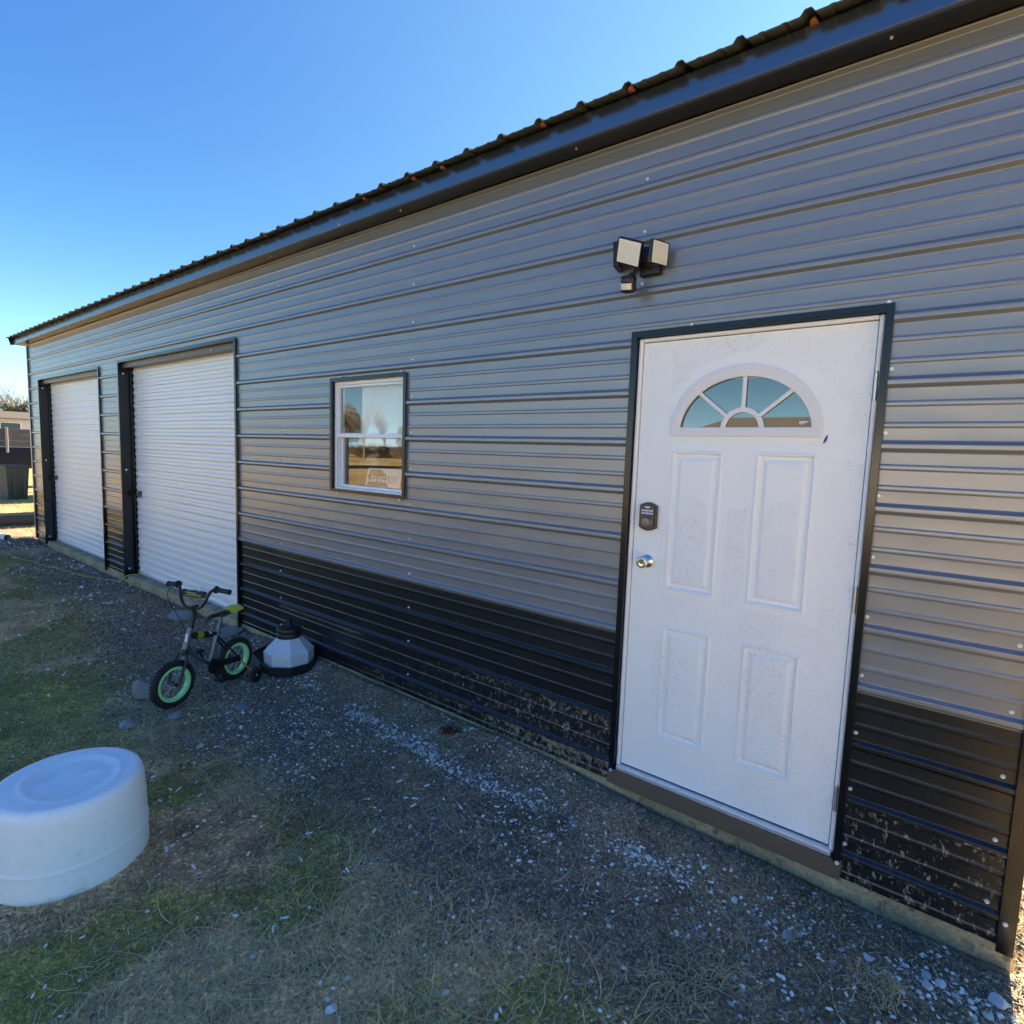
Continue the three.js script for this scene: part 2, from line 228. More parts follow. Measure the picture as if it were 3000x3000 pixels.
// roof: sheets three feet wide laid up the slope, ribs every nine inches, foam closures under the ribs at the eave
{
  const EZ = 0.222, EY = 3.205, RZ = -4.45, RIDGE = EY + (EZ - RZ) * 0.24;
  const ribs = [[-0.027, 0], [-0.0235, 0.0015], [-0.0115, 0.0175], [-0.008, 0.019], [0.008, 0.019], [0.0115, 0.0175], [0.0235, 0.0015], [0.027, 0]], mins = [[-0.012, 0], [-0.006, 0.0025], [0.006, 0.0025], [0.012, 0]];
  const x0 = XL - 0.20, n = 14, sw = 4 * P, rr = rng(71);
  for (let s = 0; s < n; s++) {
    const pts = []; const X0 = x0 + s * sw;
    for (let k = 0; k < 4; k++) { for (const q of ribs) pts.push([X0 + k * P + q[0] + 0.04, q[1]]); for (const q of mins) pts.push([X0 + k * P + P / 3 + 0.04 + q[0], q[1]]); for (const q of mins) pts.push([X0 + k * P + 2 * P / 3 + 0.04 + q[0], q[1]]); }
    pts.push([X0 + sw + 0.030, 0]);
    const pos = [], idx = [], w = pts.length, jag = (rr() - 0.5) * 0.006;
    const path = [[EZ + jag, EY], [0, EY + (EZ) * 0.24], [RZ, RIDGE], [-9.1, EY]];
    for (const [z, y] of path) for (const [x, h] of pts) pos.push(x, y + h + s * 0.0006, z);
    for (let i = 0; i < path.length - 1; i++) for (let j = 0; j < w - 1; j++) { const a = i * w + j, b = a + w; idx.push(a, a + 1, b, b, a + 1, b + 1); }
    const g = new THREE.BufferGeometry(); g.setAttribute('position', new THREE.Float32BufferAttribute(pos, 3)); g.setIndex(idx);
    const edge = []; for (let j = 0; j < w - 1; j++) { const [xa, ha] = pts[j], [xb, hb] = pts[j + 1], y = EY + s * 0.0006, z = EZ + jag + 0.0005; edge.push(xa, y + ha - 0.0035, z, xb, y + hb - 0.0035, z, xb, y + hb + 0.0005, z, xa, y + ha - 0.0035, z, xb, y + hb + 0.0005, z, xa, y + ha + 0.0005, z); }
    const eg = new THREE.BufferGeometry(); eg.setAttribute('position', new THREE.Float32BufferAttribute(edge, 3));
    const p = obj('roof_panel', [toCreasedNormals(g, 0.35), eg], M.roof ??= mat(0.075, 0.085, 0.082, 0.4), garage);
    for (let k = 0; k < 4; k++) { if (rr() < 0.6) continue; const c = X0 + k * P + 0.04, sh = new THREE.Shape(); sh.moveTo(-0.006, 0); sh.lineTo(-0.002, 0.014); sh.lineTo(0.0095, 0.0155); sh.lineTo(0.020, 0); obj('foam_closure', [place(extr(sh, 0.02, 0), c + 0.004 * rr(), EY - 0.002 + s * 0.0006, EZ - 0.040 - 0.03 * rr())], M.foam, p); }
  }
  // fascia and soffit of the boxed eave, in lengths that lap
  const joints = [-12.0, -11.05, -7.32, -3.32, 0.46];
  for (let k = 0; k < 4; k++) { const a = joints[k], b = joints[k + 1] + (k < 3 ? 0.03 : 0), dz = k * 0.0016;
    const f = obj('fascia', [rbox(a, b, 3.113, 3.214, 0.1465 + dz, 0.1505 + dz, 0.0015), rbox(a, b, 3.1125 - dz * 0.6, 3.1155 - dz * 0.6, 0.130 + dz, 0.1490 + dz, 0.001)], M.fascia ??= mat(0.014, 0.018, 0.026, 0.20, { ior: 2.8 }), garage);
    addScrew(f, b - 0.06, 3.125, 0.1505 + dz, 0.8);
    const sgeo = new THREE.PlaneGeometry(b - a, 0.16, Math.ceil((b - a) / 0.08), 6), sp = sgeo.attributes.position;
    for (let i = 0; i < sp.count; i++) sp.setZ(i, 0.006 * (fbm((sp.getX(i) + a) * 1.3, sp.getY(i) * 6, 811 + k, 3) - 0.5)); sgeo.computeVertexNormals();
    const so = obj('soffit', [place(sgeo, (a + b) / 2, 3.1195 - k * 0.0012, 0.058, Math.PI / 2)], M.trim, garage);
    for (let q = a + 0.5; q < b; q += 1.25) { const s = addScrew(so, q, 3.117, 0.09, 0.8); s.rotation.x = Math.PI / 2; }
  }
  obj('rake_trim', [place(box(-0.002, 0.002, -0.06, 0.06, -4.75, 0), XL - 0.17, EY - 0.04, EZ - 0.03, 0.2355 * 1)], M.trim, garage);
}
// ------------------------------------------------ entry door
{
  const x0 = -1.211, x1 = -0.289, y0 = 0.152, y1 = 2.199, Z = -0.012;
  const doorTex = dtex(760, 1680, (u, v) => {
    const x = x0 + u * (x1 - x0), y = y0 + v * (y1 - y0);
    const big = fbm(x * 5, y * 3.2, 601, 4), str = fbm(x * 120 + y * 22, y * 260, 611, 3), fine = fbm(x * 300, y * 300, 631, 2);
    let clean = sstep(0.30, 0.42, Math.abs(Math.hypot((x + 0.7475) / 1.28, y - 1.80) - 0.0)) ; clean = 1 - (1 - clean) * 1;           // a wiped halo round the fanlight
    const hal = Math.hypot((x + 0.7475) / 1.22, y - 1.79) + 0.05 * (fbm(x * 9, y * 9, 651, 3) - 0.5); let dirt = sstep(0.315, 0.335, hal);
    if (y < 1.79 && y > 1.66 + 0.08 * (fbm(x * 12, 3, 653, 3) - 0.5)) dirt *= 0.1;
    for (const [a, b, c, d] of [[-1.045, -0.815, 1.066, 1.71], [-0.678, -0.45, 1.066, 1.71]]) { const ex = Math.max(a - x, x - b), ey = Math.max(c - y, y - d), e = Math.max(ex, ey) + 0.02 * (fbm(x * 20, y * 20, 671, 2) - 0.5); if (e > -0.047 && e < 0.022 + 0.03 * (x > a + 0.16 ? fbm(x * 15, 2, 5, 2) : 0)) dirt *= 0.12; }
    if (x < -1.09 + 0.03 * fbm(y * 6, 1, 5, 3)) dirt *= 0.25;
    dirt *= 0.35 + 0.9 * sstep(0.35, 0.65, big);
    const k = dirt * (0.55 * sstep(0.60, 0.80, str) + 0.10) + 0.05 * (fine - 0.5);
    const c = [0.88, 0.89, 0.89].map((q, i) => q * (1 - k * [0.30, 0.29, 0.30][i]));
    return c.map(lin2s);
  });
  M.door = new THREE.MeshPhysicalMaterial({ map: doorTex, roughness: 0.5 });
  const uvD = g => { g = g.index ? g.toNonIndexed() : g; const p = g.attributes.position, u = new Float32Array(p.count * 2); for (let i = 0; i < p.count; i++) { u[i * 2] = (p.getX(i) - x0) / (x1 - x0); u[i * 2 + 1] = (p.getY(i) - y0) / (y1 - y0); } g.setAttribute('uv', new THREE.BufferAttribute(u, 2)); return g; };
  const sh = new THREE.Shape(); sh.moveTo(x0, y0); sh.lineTo(x1, y0); sh.lineTo(x1, y1); sh.lineTo(x0, y1);
  const panels = [[-1.045, -0.815, 1.066, 1.711], [-0.679, -0.449, 1.066, 1.711], [-1.041, -0.813, 0.347, 0.893], [-0.676, -0.448, 0.347, 0.893]];
  for (const [a, b, c, d] of panels) { const h = new THREE.Path(); h.moveTo(a, c); h.lineTo(a, d); h.lineTo(b, d); h.lineTo(b, c); sh.holes.push(h); }
  const FX = -0.7475, FY = 1.797;
  { const h = new THREE.Path(); h.moveTo(FX - 0.285, FY); for (let i = 1; i <= 40; i++) { const t = Math.PI * (1 - i / 40); h.lineTo(FX + 0.285 * Math.cos(t), FY + 0.257 * Math.sin(t)); } sh.holes.push(h); }
  const back = new THREE.Shape(); back.moveTo(x0, y0); back.lineTo(x1, y0); back.lineTo(x1, y1); back.lineTo(x0, y1); back.holes.push(sh.holes[4]);
  const pieces = [place(new THREE.ShapeGeometry(sh), 0, 0, Z), place(new THREE.ShapeGeometry(back), 0, 0, Z - 0.036)];
  for (const [a, b, c, d] of panels) {
    const prof = [[0, 0], [0.003, 0.0060], [0.010, 0.0066], [0.0135, 0.0010], [0.018, -0.0070], [0.029, -0.0075], [0.046, 0.0035], [0.049, 0.0040]], pos = [];
    const quad = (p, q, r, s) => pos.push(...p, ...q, ...r, ...p, ...r, ...s);
    for (let i = 1; i < prof.length; i++) { const [i0, z0] = prof[i - 1], [i1, z1] = prof[i], A = [[a + i0, c + i0, Z + z0], [b - i0, c + i0, Z + z0], [b - i0, d - i0, Z + z0], [a + i0, d - i0, Z + z0]], B = [[a + i1, c + i1, Z + z1], [b - i1, c + i1, Z + z1], [b - i1, d - i1, Z + z1], [a + i1, d - i1, Z + z1]]; for (let k = 0; k < 4; k++) quad(A[k], A[(k + 1) % 4], B[(k + 1) % 4], B[k]); }
    const [i1, z1] = prof[prof.length - 1]; quad([a + i1, c + i1, Z + z1], [b - i1, c + i1, Z + z1], [b - i1, d - i1, Z + z1], [a + i1, d - i1, Z + z1]);
    const g = new THREE.BufferGeometry(); g.setAttribute('position', new THREE.Float32BufferAttribute(pos, 3)); g.computeVertexNormals(); pieces.push(g);
  }
  pieces.push(box(x0, x0 + 0.002, y0, y1, Z - 0.034, Z - 0.0005), box(x1 - 0.002, x1, y0, y1, Z - 0.034, Z - 0.0005), box(x0, x1, y1 - 0.002, y1, Z - 0.034, Z - 0.0005), box(x0, x1, y0, y0 + 0.002, Z - 0.034, Z - 0.0005));
  const door = obj('entry_door', pieces.map(g => uvD(g)), M.door, garage); door.userData.label = 'white panelled entry door with half round window';
  // white steel frame round the slab, rounded nose
  const fr = (a, b, c, d) => rbox(a, b, c, d, -0.05, 0.004, 0.008, 3);
  obj('door_frame', [fr(-1.233, -1.2145, 0.133, 2.2195), fr(-0.2855, -0.267, 0.133, 2.2195), fr(-1.2146, -0.2854, 2.2025, 2.2195), box(-1.2145, -1.2125, 0.14, 2.2, -0.05, -0.03)], M.white, door);
  obj('threshold', [rbox(-1.226, -0.274, 0.121, 0.146, -0.05, 0.020, 0.006, 3)], M.alu ??= mat(0.72, 0.72, 0.74, 0.3, { metalness: 0.6 }), door);
  obj('weather_strip', [box(-1.2122, -0.2878, 0.1462, 0.1516, -0.05, -0.016), box(-1.2145, -1.2112, 0.15, 2.2, -0.034, -0.018), box(-1.21, -0.29, 2.1994, 2.2024, -0.034, -0.016)], M.rubber, door);
  for (const y of [0.36, 1.16, 1.96]) obj('hinge', [rod([-0.2775, y - 0.05, 0.005], [-0.2775, y + 0.05, 0.005], 0.0068, 0.0068, 12), rod([-0.2775, y + 0.0505, 0.005], [-0.2775, y + 0.056, 0.005], 0.0050, 0.0040, 10)], M.steel, door);
  // half round window
  const arch = (rx, ry, a0 = 0, a1 = Math.PI, n = 44) => Array.from({ length: n + 1 }, (_, i) => { const t = lerp(a0, a1, i / n); return [FX + rx * Math.cos(t), FY + ry * Math.sin(t)]; });
  const half = (rx, ry, yb) => { const s = new THREE.Shape(); s.moveTo(FX + rx, yb); for (const p of arch(rx, ry)) s.lineTo(...p); s.lineTo(FX - rx, yb); return s; };
  const ring = (rx0, ry0, yb0, rx1, ry1, yb1) => { const s = half(rx0, ry0, yb0), h = new THREE.Path(); h.moveTo(FX + rx1, yb1); for (const p of arch(rx1, ry1)) h.lineTo(...p); h.lineTo(FX - rx1, yb1); s.holes.push(h); return s; };
  obj('window_surround', [place(extr(ring(0.307, 0.276, 1.778, 0.287, 0.258, 1.795), 0.007, 0.003), 0, 0, Z + 0.0005), place(extr(ring(0.2915, 0.262, 1.791, 0.271, 0.230, 1.811), 0.011, 0.003), 0, 0, Z - 0.004)], M.frameWhite ??= mat(0.76, 0.75, 0.755, 0.45), door);
  const cx = FX, cy = 1.809, spoke = (t) => { const c = Math.cos(t), s = Math.sin(t), r1 = 1 / Math.hypot(c / 0.272, s / 0.233); const L = r1 - 0.074; return place(new RoundedBoxGeometry(L, 0.0175, 0.011, 3, 0.005), cx + c * (0.074 + L / 2), cy + s * (0.070 + L / 2), Z - 0.001, 0, 0, t); };
  for (const t of [0.69, Math.PI / 2, Math.PI - 0.69]) obj('glazing_bar', [spoke(t)], M.frameWhite, door);
  { const s = new THREE.Shape(); s.absarc(cx, cy, 0.087, 0, Math.PI, false); s.lineTo(cx - 0.070, cy); s.absarc(cx, cy, 0.070, Math.PI, 0, true); obj('glazing_bar', [place(extr(s, 0.006, 0.0025), 0, 0, Z - 0.006).applyMatrix4(new THREE.Matrix4())], M.frameWhite, door); }
  M.doorGlass = mat(0.82, 0.82, 0.82, 0.012, { transmission: 1, thickness: 0, ior: 2.6 });
  const bounds = [0, 0.69, Math.PI / 2, Math.PI - 0.69, Math.PI];
  for (let k = 0; k < 4; k++) { const s = new THREE.Shape(); const pt = (r0, r1, t) => [FX + r0 * Math.cos(t), 1.806 + r1 * Math.sin(t)]; s.moveTo(...pt(0.075, 0.075, bounds[k])); for (let i = 0; i <= 14; i++) s.lineTo(...pt(0.277, 0.236, lerp(bounds[k], bounds[k + 1], i / 14))); for (let i = 0; i <= 10; i++) s.lineTo(...pt(0.075, 0.075, lerp(bounds[k + 1], bounds[k], i / 10))); obj('pane', [place(new THREE.ShapeGeometry(s), 0, 0, Z - 0.009)], M.doorGlass, door); }
  { const s = new THREE.Shape(); s.absarc(FX, 1.806, 0.0752, 0, Math.PI, false); obj('pane', [place(new THREE.ShapeGeometry(s), 0, 0, Z - 0.009)], M.doorGlass, door); }
  { const c = document.createElement('canvas'); c.width = 128; c.height = 64; const g = c.getContext('2d'); g.fillStyle = '#7d8890'; g.fillRect(0, 0, 128, 64); g.fillStyle = '#eef2f4'; g.fillRect(6, 4, 116, 14); g.fillRect(6, 25, 96, 12); g.fillRect(6, 45, 60, 11); const t = new THREE.CanvasTexture(c); t.colorSpace = THREE.SRGBColorSpace; obj('glass_sticker', [place(new THREE.PlaneGeometry(0.036, 0.014), -0.512, 1.832, Z - 0.0075)], new THREE.MeshStandardMaterial({ map: t, roughness: 0.6 }), door); }
  // keypad deadbolt
  { const KX = -1.139, KY = 1.399, s = new THREE.Shape(), W = 0.040, H = 0.050; s.moveTo(-W, -H); s.quadraticCurveTo(-W * 0.5, -H - 0.013, 0, -H - 0.0145); s.quadraticCurveTo(W * 0.5, -H - 0.013, W, -H); s.lineTo(W, H); s.quadraticCurveTo(W * 0.5, H + 0.013, 0, H + 0.0145); s.quadraticCurveTo(-W * 0.5, H + 0.013, -W, H); s.lineTo(-W, -H);
    const s2 = new THREE.Shape(); const w = 0.033, h = 0.048; s2.moveTo(-w, -h); s2.quadraticCurveTo(0, -h - 0.018, w, -h); s2.lineTo(w, h); s2.quadraticCurveTo(0, h + 0.018, -w, h); s2.lineTo(-w, -h);
    obj('keypad_lock', [place(extr(s, 0.016, 0.003), KX, KY, Z), place(extr(s2, 0.005, 0.0015), KX, KY, Z + 0.019)], M.bronze, door);
    const bw = mat(0.62, 0.70, 0.86, 0.4);
    for (let r = 0; r < 2; r++) for (let c = 0; c < 5; c++) obj('keypad_button', [place(new RoundedBoxGeometry(0.0095, 0.0088, 0.004, 2, 0.0019), KX + (c - 2) * 0.0118, KY + 0.029 - r * 0.0128, Z + 0.0265)], bw, door);
    obj('maker_badge', [place(new RoundedBoxGeometry(0.024, 0.0085, 0.003, 2, 0.0014), KX, KY + 0.0445, Z + 0.0262)], mat(0.74, 0.70, 0.82, 0.4), door);
    const cyl = obj('lock_cylinder', [place(lathe([[0, 0.020], [0.018, 0.020], [0.0215, 0.018], [0.0225, 0.010], [0.0275, 0.004], [0.029, 0]], 32), KX, KY - 0.024, Z + 0.0238, Math.PI / 2)], M.bronzeLight ??= mat(0.20, 0.17, 0.145, 0.36, { metalness: 0.5 }), door);
    obj('keyhole', [box(KX - 0.0012, KX + 0.0012, KY - 0.032, KY - 0.020, Z + 0.0436, Z + 0.0442)], M.plastic, door); }
  obj('door_knob', [place(lathe([[0, 0.064], [0.012, 0.0635], [0.020, 0.066], [0.0255, 0.063], [0.027, 0.055], [0.0245, 0.042], [0.017, 0.030], [0.0145, 0.020], [0.016, 0.013], [0.0255, 0.010], [0.0315, 0.006], [0.0335, 0]], 36), -1.137, 1.186, Z, Math.PI / 2)], M.chrome, door);
  obj('keyhole', [place(lathe([[0, 0.0655], [0.006, 0.0652], [0.0065, 0.062]], 16), -1.137, 1.186, Z, Math.PI / 2)], M.bronzeLight, door);
  { const s = new THREE.Shape(); s.moveTo(0, 0); s.quadraticCurveTo(0.004, 0.010, 0.002, 0.024); s.quadraticCurveTo(-0.008, 0.014, -0.012, -0.012); s.quadraticCurveTo(-0.004, -0.008, 0, 0); obj('blue_tape_scrap', [place(extr(s, 0.0006, 0), -0.424, 1.762, Z + 0.0006)], mat(0.03, 0.06, 0.30, 0.6), door); }
  // black trim round the frame and the bronze sill plate
  const jt = (a, b, c, d) => [rbox(a, b, c, d, 0.0195, 0.0225, 0.001)];
  const dt = obj('door_trim', [...jt(-1.264, -1.2345, 0.108, 2.2515), ...jt(-0.2655, -0.240, 0.108, 2.2515), ...jt(-1.2344, -0.2656, 2.2275, 2.2515), box(-1.2375, -1.2345, 0.108, 2.226, -0.06, 0.0195), box(-0.2655, -0.2625, 0.108, 2.226, -0.06, 0.0195), box(-1.2345, -0.2655, 2.2215, 2.2275, -0.06, 0.0195)], M.trim, garage);
  for (const x of [-0.98, -0.26]) addScrew(dt, x, 2.2545, 0.016, 1);
  for (let n = -3; n <= 5; n++) addScrew(dt, -0.2325, RY + n * P + 0.047, 0.0035 + (n >= 0 ? 0.0012 : 0) + (n >= 4 ? 0.0012 : 0), 1);
  const sp = obj('sill_plate', [rbox(-1.266, -0.236, 0.043, 0.1205, 0.0195, 0.0225, 0.001), box(-1.236, -0.264, 0.112, 0.1205, -0.06, 0.0195)], M.sill, garage);
  addScrew(sp, -1.25, 0.112, 0.0225, 1.1); addScrew(sp, -0.25, 0.112, 0.0225, 1.1);
}
// ------------------------------------------------ window
{
  const x0 = -3.622, x1 = -2.856, y0 = 1.372, y1 = 2.139, mid = 1.768, f = M.vinyl;
  const wf = obj('window_frame', [rbox(x0, x0 + 0.024, y0, y1, -0.072, -0.004, 0.003), rbox(x1 - 0.024, x1, y0, y1, -0.072, -0.004, 0.003), rbox(x0 + 0.0242, x1 - 0.0242, y1 - 0.024, y1, -0.072, -0.004, 0.003), rbox(x0 + 0.0242, x1 - 0.0242, y0, y0 + 0.013, -0.072, -0.004, 0.003)], f, garage); wf.userData.label = 'white vinyl single hung window';
  const sash = (a, b, c, d, z, w) => [rbox(a, a + w, c, d, z - 0.024, z, 0.003), rbox(b - w, b, c, d, z - 0.024, z, 0.003), rbox(a + w, b - w, d - w, d, z - 0.024, z, 0.003), rbox(a + w, b - w, c, c + w, z - 0.024, z, 0.003)];
  M.glass = mat(0.90, 0.92, 0.92, 0.01, { transmission: 1, thickness: 0, ior: 2.3 });
  const X0 = x0 + 0.0245, X1 = x1 - 0.0245;
  obj('sash', sash(X0, X1, mid - 0.016, y1 - 0.0245, -0.014, 0.017), f, wf); obj('pane', [place(new THREE.PlaneGeometry(X1 - X0 - 0.03, y1 - mid - 0.03), (X0 + X1) / 2, (mid + y1 - 0.0245) / 2, -0.027)], M.glass, wf);
  obj('sash', sash(X0 + 0.003, X1 - 0.003, y0 + 0.0135, mid + 0.010, -0.040, 0.019), f, wf); obj('pane', [place(new THREE.PlaneGeometry(X1 - X0 - 0.035, mid - y0 - 0.028), (X0 + X1) / 2, (mid + y0) / 2 + 0.008, -0.053)], M.glass, wf);
  obj('meeting_rail', [rbox(X0, X1, mid - 0.024, mid + 0.006, -0.0138, -0.004, 0.004)], f, wf);
  const t = (a, b, c, d) => rbox(a, b, c, d, 0.0195, 0.0225, 0.001);
  const wt = obj('window_trim', [t(-3.650, x0 - 0.003, 1.352, 2.166), t(x1 + 0.003, -2.828, 1.352, 2.166), t(x0 - 0.003, x1 + 0.003, y1 + 0.003, 2.166), t(x0 - 0.003, x1 + 0.003, 1.352, y0 - 0.003), box(x0 - 0.003, x0 - 0.0005, y0, y1, -0.07, 0.0195), box(x1 + 0.0005, x1 + 0.003, y0, y1, -0.07, 0.0195), box(x0 - 0.003, x1 + 0.003, y1 + 0.0005, y1 + 0.003, -0.07, 0.0195), box(x0 - 0.003, x1 + 0.003, y0 - 0.003, y0 - 0.0005, -0.07, 0.0195)], M.trim, garage);
  for (const [x, y] of [[-3.52, 2.172], [-2.88, 2.172], [-3.56, 1.344], [-2.88, 1.344]]) addScrew(wt, x, y, 0.017, 1);
  // inside: deep sill, a paper sheet hung behind the upper pane, sign, cap and boxes
  obj('window_ledge', [box(x0 - 0.12, x1 + 0.12, 1.345, 1.398, -0.42, -0.078)], M.wood, garage);
  const sheetG = new THREE.PlaneGeometry(0.58, 0.42, 20, 6), sp = sheetG.attributes.position; for (let i = 0; i < sp.count; i++) sp.setZ(i, 0.006 * Math.sin(sp.getX(i) * 40) + 0.004 * fbm(sp.getX(i) * 9, sp.getY(i) * 9, 3)); sheetG.computeVertexNormals();
  tag(obj('paper_sheet', [place(sheetG, -3.13, 1.90, -0.10)], mat(0.78, 0.70, 0.60, 0.9)), 'creased pale paper sheet hung inside the upper window pane', 'paper');
  const c = document.createElement('canvas'); c.width = 700; c.height = 460; const g = c.getContext('2d');
  g.fillStyle = '#cfd2ce'; g.fillRect(0, 0, 700, 460); const rr = rng(5); for (let i = 0; i < 900; i++) { const k = 150 + rr() * 70 | 0; g.fillStyle = `rgba(${k},${k},${k - 6},0.25)`; g.fillRect(rr() * 700, rr() * 460, 10 + rr() * 60, 2 + rr() * 8); }
  g.fillStyle = '#35505f'; g.beginPath(); g.moveTo(40, 40); g.lineTo(230, 20); g.lineTo(310, 60); g.lineTo(420, 190); g.lineTo(430, 330); g.lineTo(470, 460); g.lineTo(30, 460); g.lineTo(60, 330); g.lineTo(20, 220); g.closePath(); g.fill();
  g.fillStyle = '#22394c'; g.beginPath(); g.moveTo(230, 40); g.lineTo(330, 130); g.lineTo(300, 240); g.lineTo(180, 170); g.closePath(); g.fill();
  g.textAlign = 'center'; g.font = 'bold 92px serif'; g.strokeStyle = '#141c24'; g.lineWidth = 12;
  for (const [t, y] of [["HUNTER'S", 262], ['RETREAT', 352]]) { g.fillStyle = '#ffffff'; g.save(); g.translate(358, y); const w = g.measureText(t).width || 400; g.scale(560 / w, 1); g.strokeText(t, 0, 0); g.fillText(t, 0, 0); g.restore(); }
  const ct = new THREE.CanvasTexture(c); ct.colorSpace = THREE.SRGBColorSpace;
  const sgn = thing('lettered_sign', "grey sign lettered HUNTER'S RETREAT leaning inside the window", 'sign', [-3.170, 1.473, -0.090], 0.02);
  const brd = obj('board', [place(rbox(-0.182, 0.182, -0.066, 0.066, -0.005, 0, 0.002), 0, 0, 0, -0.25)], mat(0.45, 0.46, 0.45, 0.7), sgn);
  obj('print', [place(new THREE.PlaneGeometry(0.36, 0.128), 0, 0, 0.0012, -0.25)], new THREE.MeshStandardMaterial({ map: ct, roughness: 0.7 }), brd);
  tag(obj('sun_hat', [place(new THREE.SphereGeometry(0.055, 20, 10, 0, 6.2832, 0, 1.6), -3.64, 1.575, -0.36), box(-3.72, -3.50, 1.545, 1.575, -0.42, -0.30)], mat(0.75, 0.74, 0.70, 0.8)), 'white domed cap on a shelf inside the lower window', 'cap');
  tag(obj('cardboard_box', [rbox(-3.42, -3.28, 1.3985, 1.475, -0.33, -0.22, 0.003), rbox(-3.70, -3.46, 1.3985, 1.52, -0.41, -0.26, 0.003)], mat(0.36, 0.25, 0.14, 0.9)), 'brown cardboard boxes on the ledge inside the window', 'box');
  obj('inner_board', [box(-4.4, -2.2, 1.34, 2.6, -0.66, -0.64)], mat(0.28, 0.21, 0.13, 0.85), garage);
}
// ------------------------------------------------ roll-up doors
{
  const curtain = (x0, x1, y0, y1, z) => { const pitch = 0.080, pr = []; const q = [[0, 0], [0.002, 0.0004], [0.008, 0.0072], [0.0105, 0.0078], [0.025, 0.0084], [0.0395, 0.0078], [0.042, 0.0072], [0.048, 0.0004], [0.050, 0], [0.064, -0.0005], [0.079, 0]]; for (let y = y1 - pitch; y > y0 - pitch; y -= pitch) for (let k = q.length - 1; k >= 0; k--) { const yy = y + q[k][0]; if (yy >= y0) pr.push([yy, q[k][1]]); }
    const n = 40, pos = [], uv = [], idx = [], w = pr.length; for (let i = 0; i <= n; i++) for (const [y, d] of pr) { const x = lerp(x0, x1, i / n); pos.push(x, y, z + d + 0.004 * (fbm(x * 1.2, y * 2.2, 901, 2) - 0.5)); uv.push(x, y); }
    for (let i = 0; i < n; i++) for (let j = 0; j < w - 1; j++) { const a = i * w + j, b = a + w; idx.push(a, a + 1, b, b, a + 1, b + 1); }
    const g = new THREE.BufferGeometry(); g.setAttribute('position', new THREE.Float32BufferAttribute(pos, 3)); g.setAttribute('uv', new THREE.Float32BufferAttribute(uv, 2)); g.setIndex(idx); g.computeVertexNormals(); return g; };
  const opens = [[-7.86, -5.07, 2.57], [-11.245, -8.565, 2.545]];
  opens.forEach(([a, b, top], k) => {
    const d = obj('roll_up_door', [curtain(a + 0.02, b - 0.02, 0.062, top + 0.04, -0.128)], M.curtain, garage); d.userData.label = k ? 'white corrugated roll-up door at the far end' : 'white corrugated roll-up door behind the bicycle';
    obj('bottom_bar', [rbox(a + 0.03, b - 0.03, 0.050, 0.085, -0.135, -0.108, 0.004)], M.alu, d); obj('bottom_seal', [rbox(a + 0.03, b - 0.03, 0.0465, 0.0535, -0.13, -0.112, 0.003)], M.rubber, d);
    const lx = a + 0.155, ly = 1.04 + k * 0.02; obj('latch', [rbox(lx - 0.045, lx + 0.045, ly - 0.035, ly + 0.035, -0.121, -0.107, 0.004), rbox(lx - 0.09, lx - 0.03, ly - 0.008, ly + 0.008, -0.107, -0.098, 0.003), rod([lx + 0.012, ly, -0.107], [lx + 0.012, ly, -0.085], 0.012, 0.010, 12), rbox(lx - 0.005, lx + 0.028, ly - 0.045, ly - 0.012, -0.105, -0.088, 0.004)], M.latchM ??= mat(0.16, 0.12, 0.09, 0.4, { metalness: 0.7 }), d);
    const lc = document.createElement('canvas'); lc.width = 128; lc.height = 48; const g = lc.getContext('2d'); g.fillStyle = '#dfe3ee'; g.fillRect(0, 0, 128, 48); g.fillStyle = '#8f9ab4'; for (let i = 0; i < 5; i++) g.fillRect(8, 6 + i * 8, 60 + (i * 37) % 50, 3); const t = new THREE.CanvasTexture(lc); t.colorSpace = THREE.SRGBColorSpace;
    if (!k) obj('maker_label', [place(new THREE.PlaneGeometry(0.26, 0.06), b - 0.95, 0.155, -0.1125)], new THREE.MeshStandardMaterial({ map: t, roughness: 0.6 }), d);
    // frame: steel posts behind the sheets, black trim on the face and in the reveals, guides
    const tr = obj('garage_trim', [rbox(a - 0.028, a + 0.002, 0.0, top + 0.028, 0.0195, 0.0225, 0.001), rbox(b - 0.002, b + 0.028, 0.0, top + 0.028, 0.0195, 0.0225, 0.001), rbox(a + 0.002, b - 0.002, top - 0.002, top + 0.028, 0.0195, 0.0225, 0.001), box(a - 0.003, a, 0.0, top, -0.09, 0.0195), box(b, b + 0.003, 0.0, top, -0.09, 0.0195), box(a - 0.003, b + 0.003, top, top + 0.003, -0.09, 0.0195)], M.trim, garage);
    for (const y of [0.12, 1.32, top - 0.12]) { const s = addScrew(tr, a + 0.001, y, -0.03, 1.6); s.rotation.y = Math.PI / 2; }
    obj('door_guide', [box(a - 0.06, a + 0.045, 0.0465, top, -0.15, -0.138), box(a, a + 0.045, 0.0465, top, -0.106, -0.0925)], M.trim, d); obj('door_guide', [box(b - 0.045, b + 0.06, 0.0465, top, -0.15, -0.138), box(b - 0.045, b, 0.0465, top, -0.106, -0.0925)], M.trim, d);
    const hd = obj('door_header', [rbox(a - 0.02, b + 0.02, top - 0.058, top - 0.0005, -0.092, -0.030, 0.004)], M.header ??= mat(0.13, 0.115, 0.10, 0.4, { metalness: 0.3 }), garage); for (let x = a + 0.4; x < b; x += 0.62) addScrew(hd, x, top - 0.03, -0.030, 1.2);
  });
}
console.log('garage done');
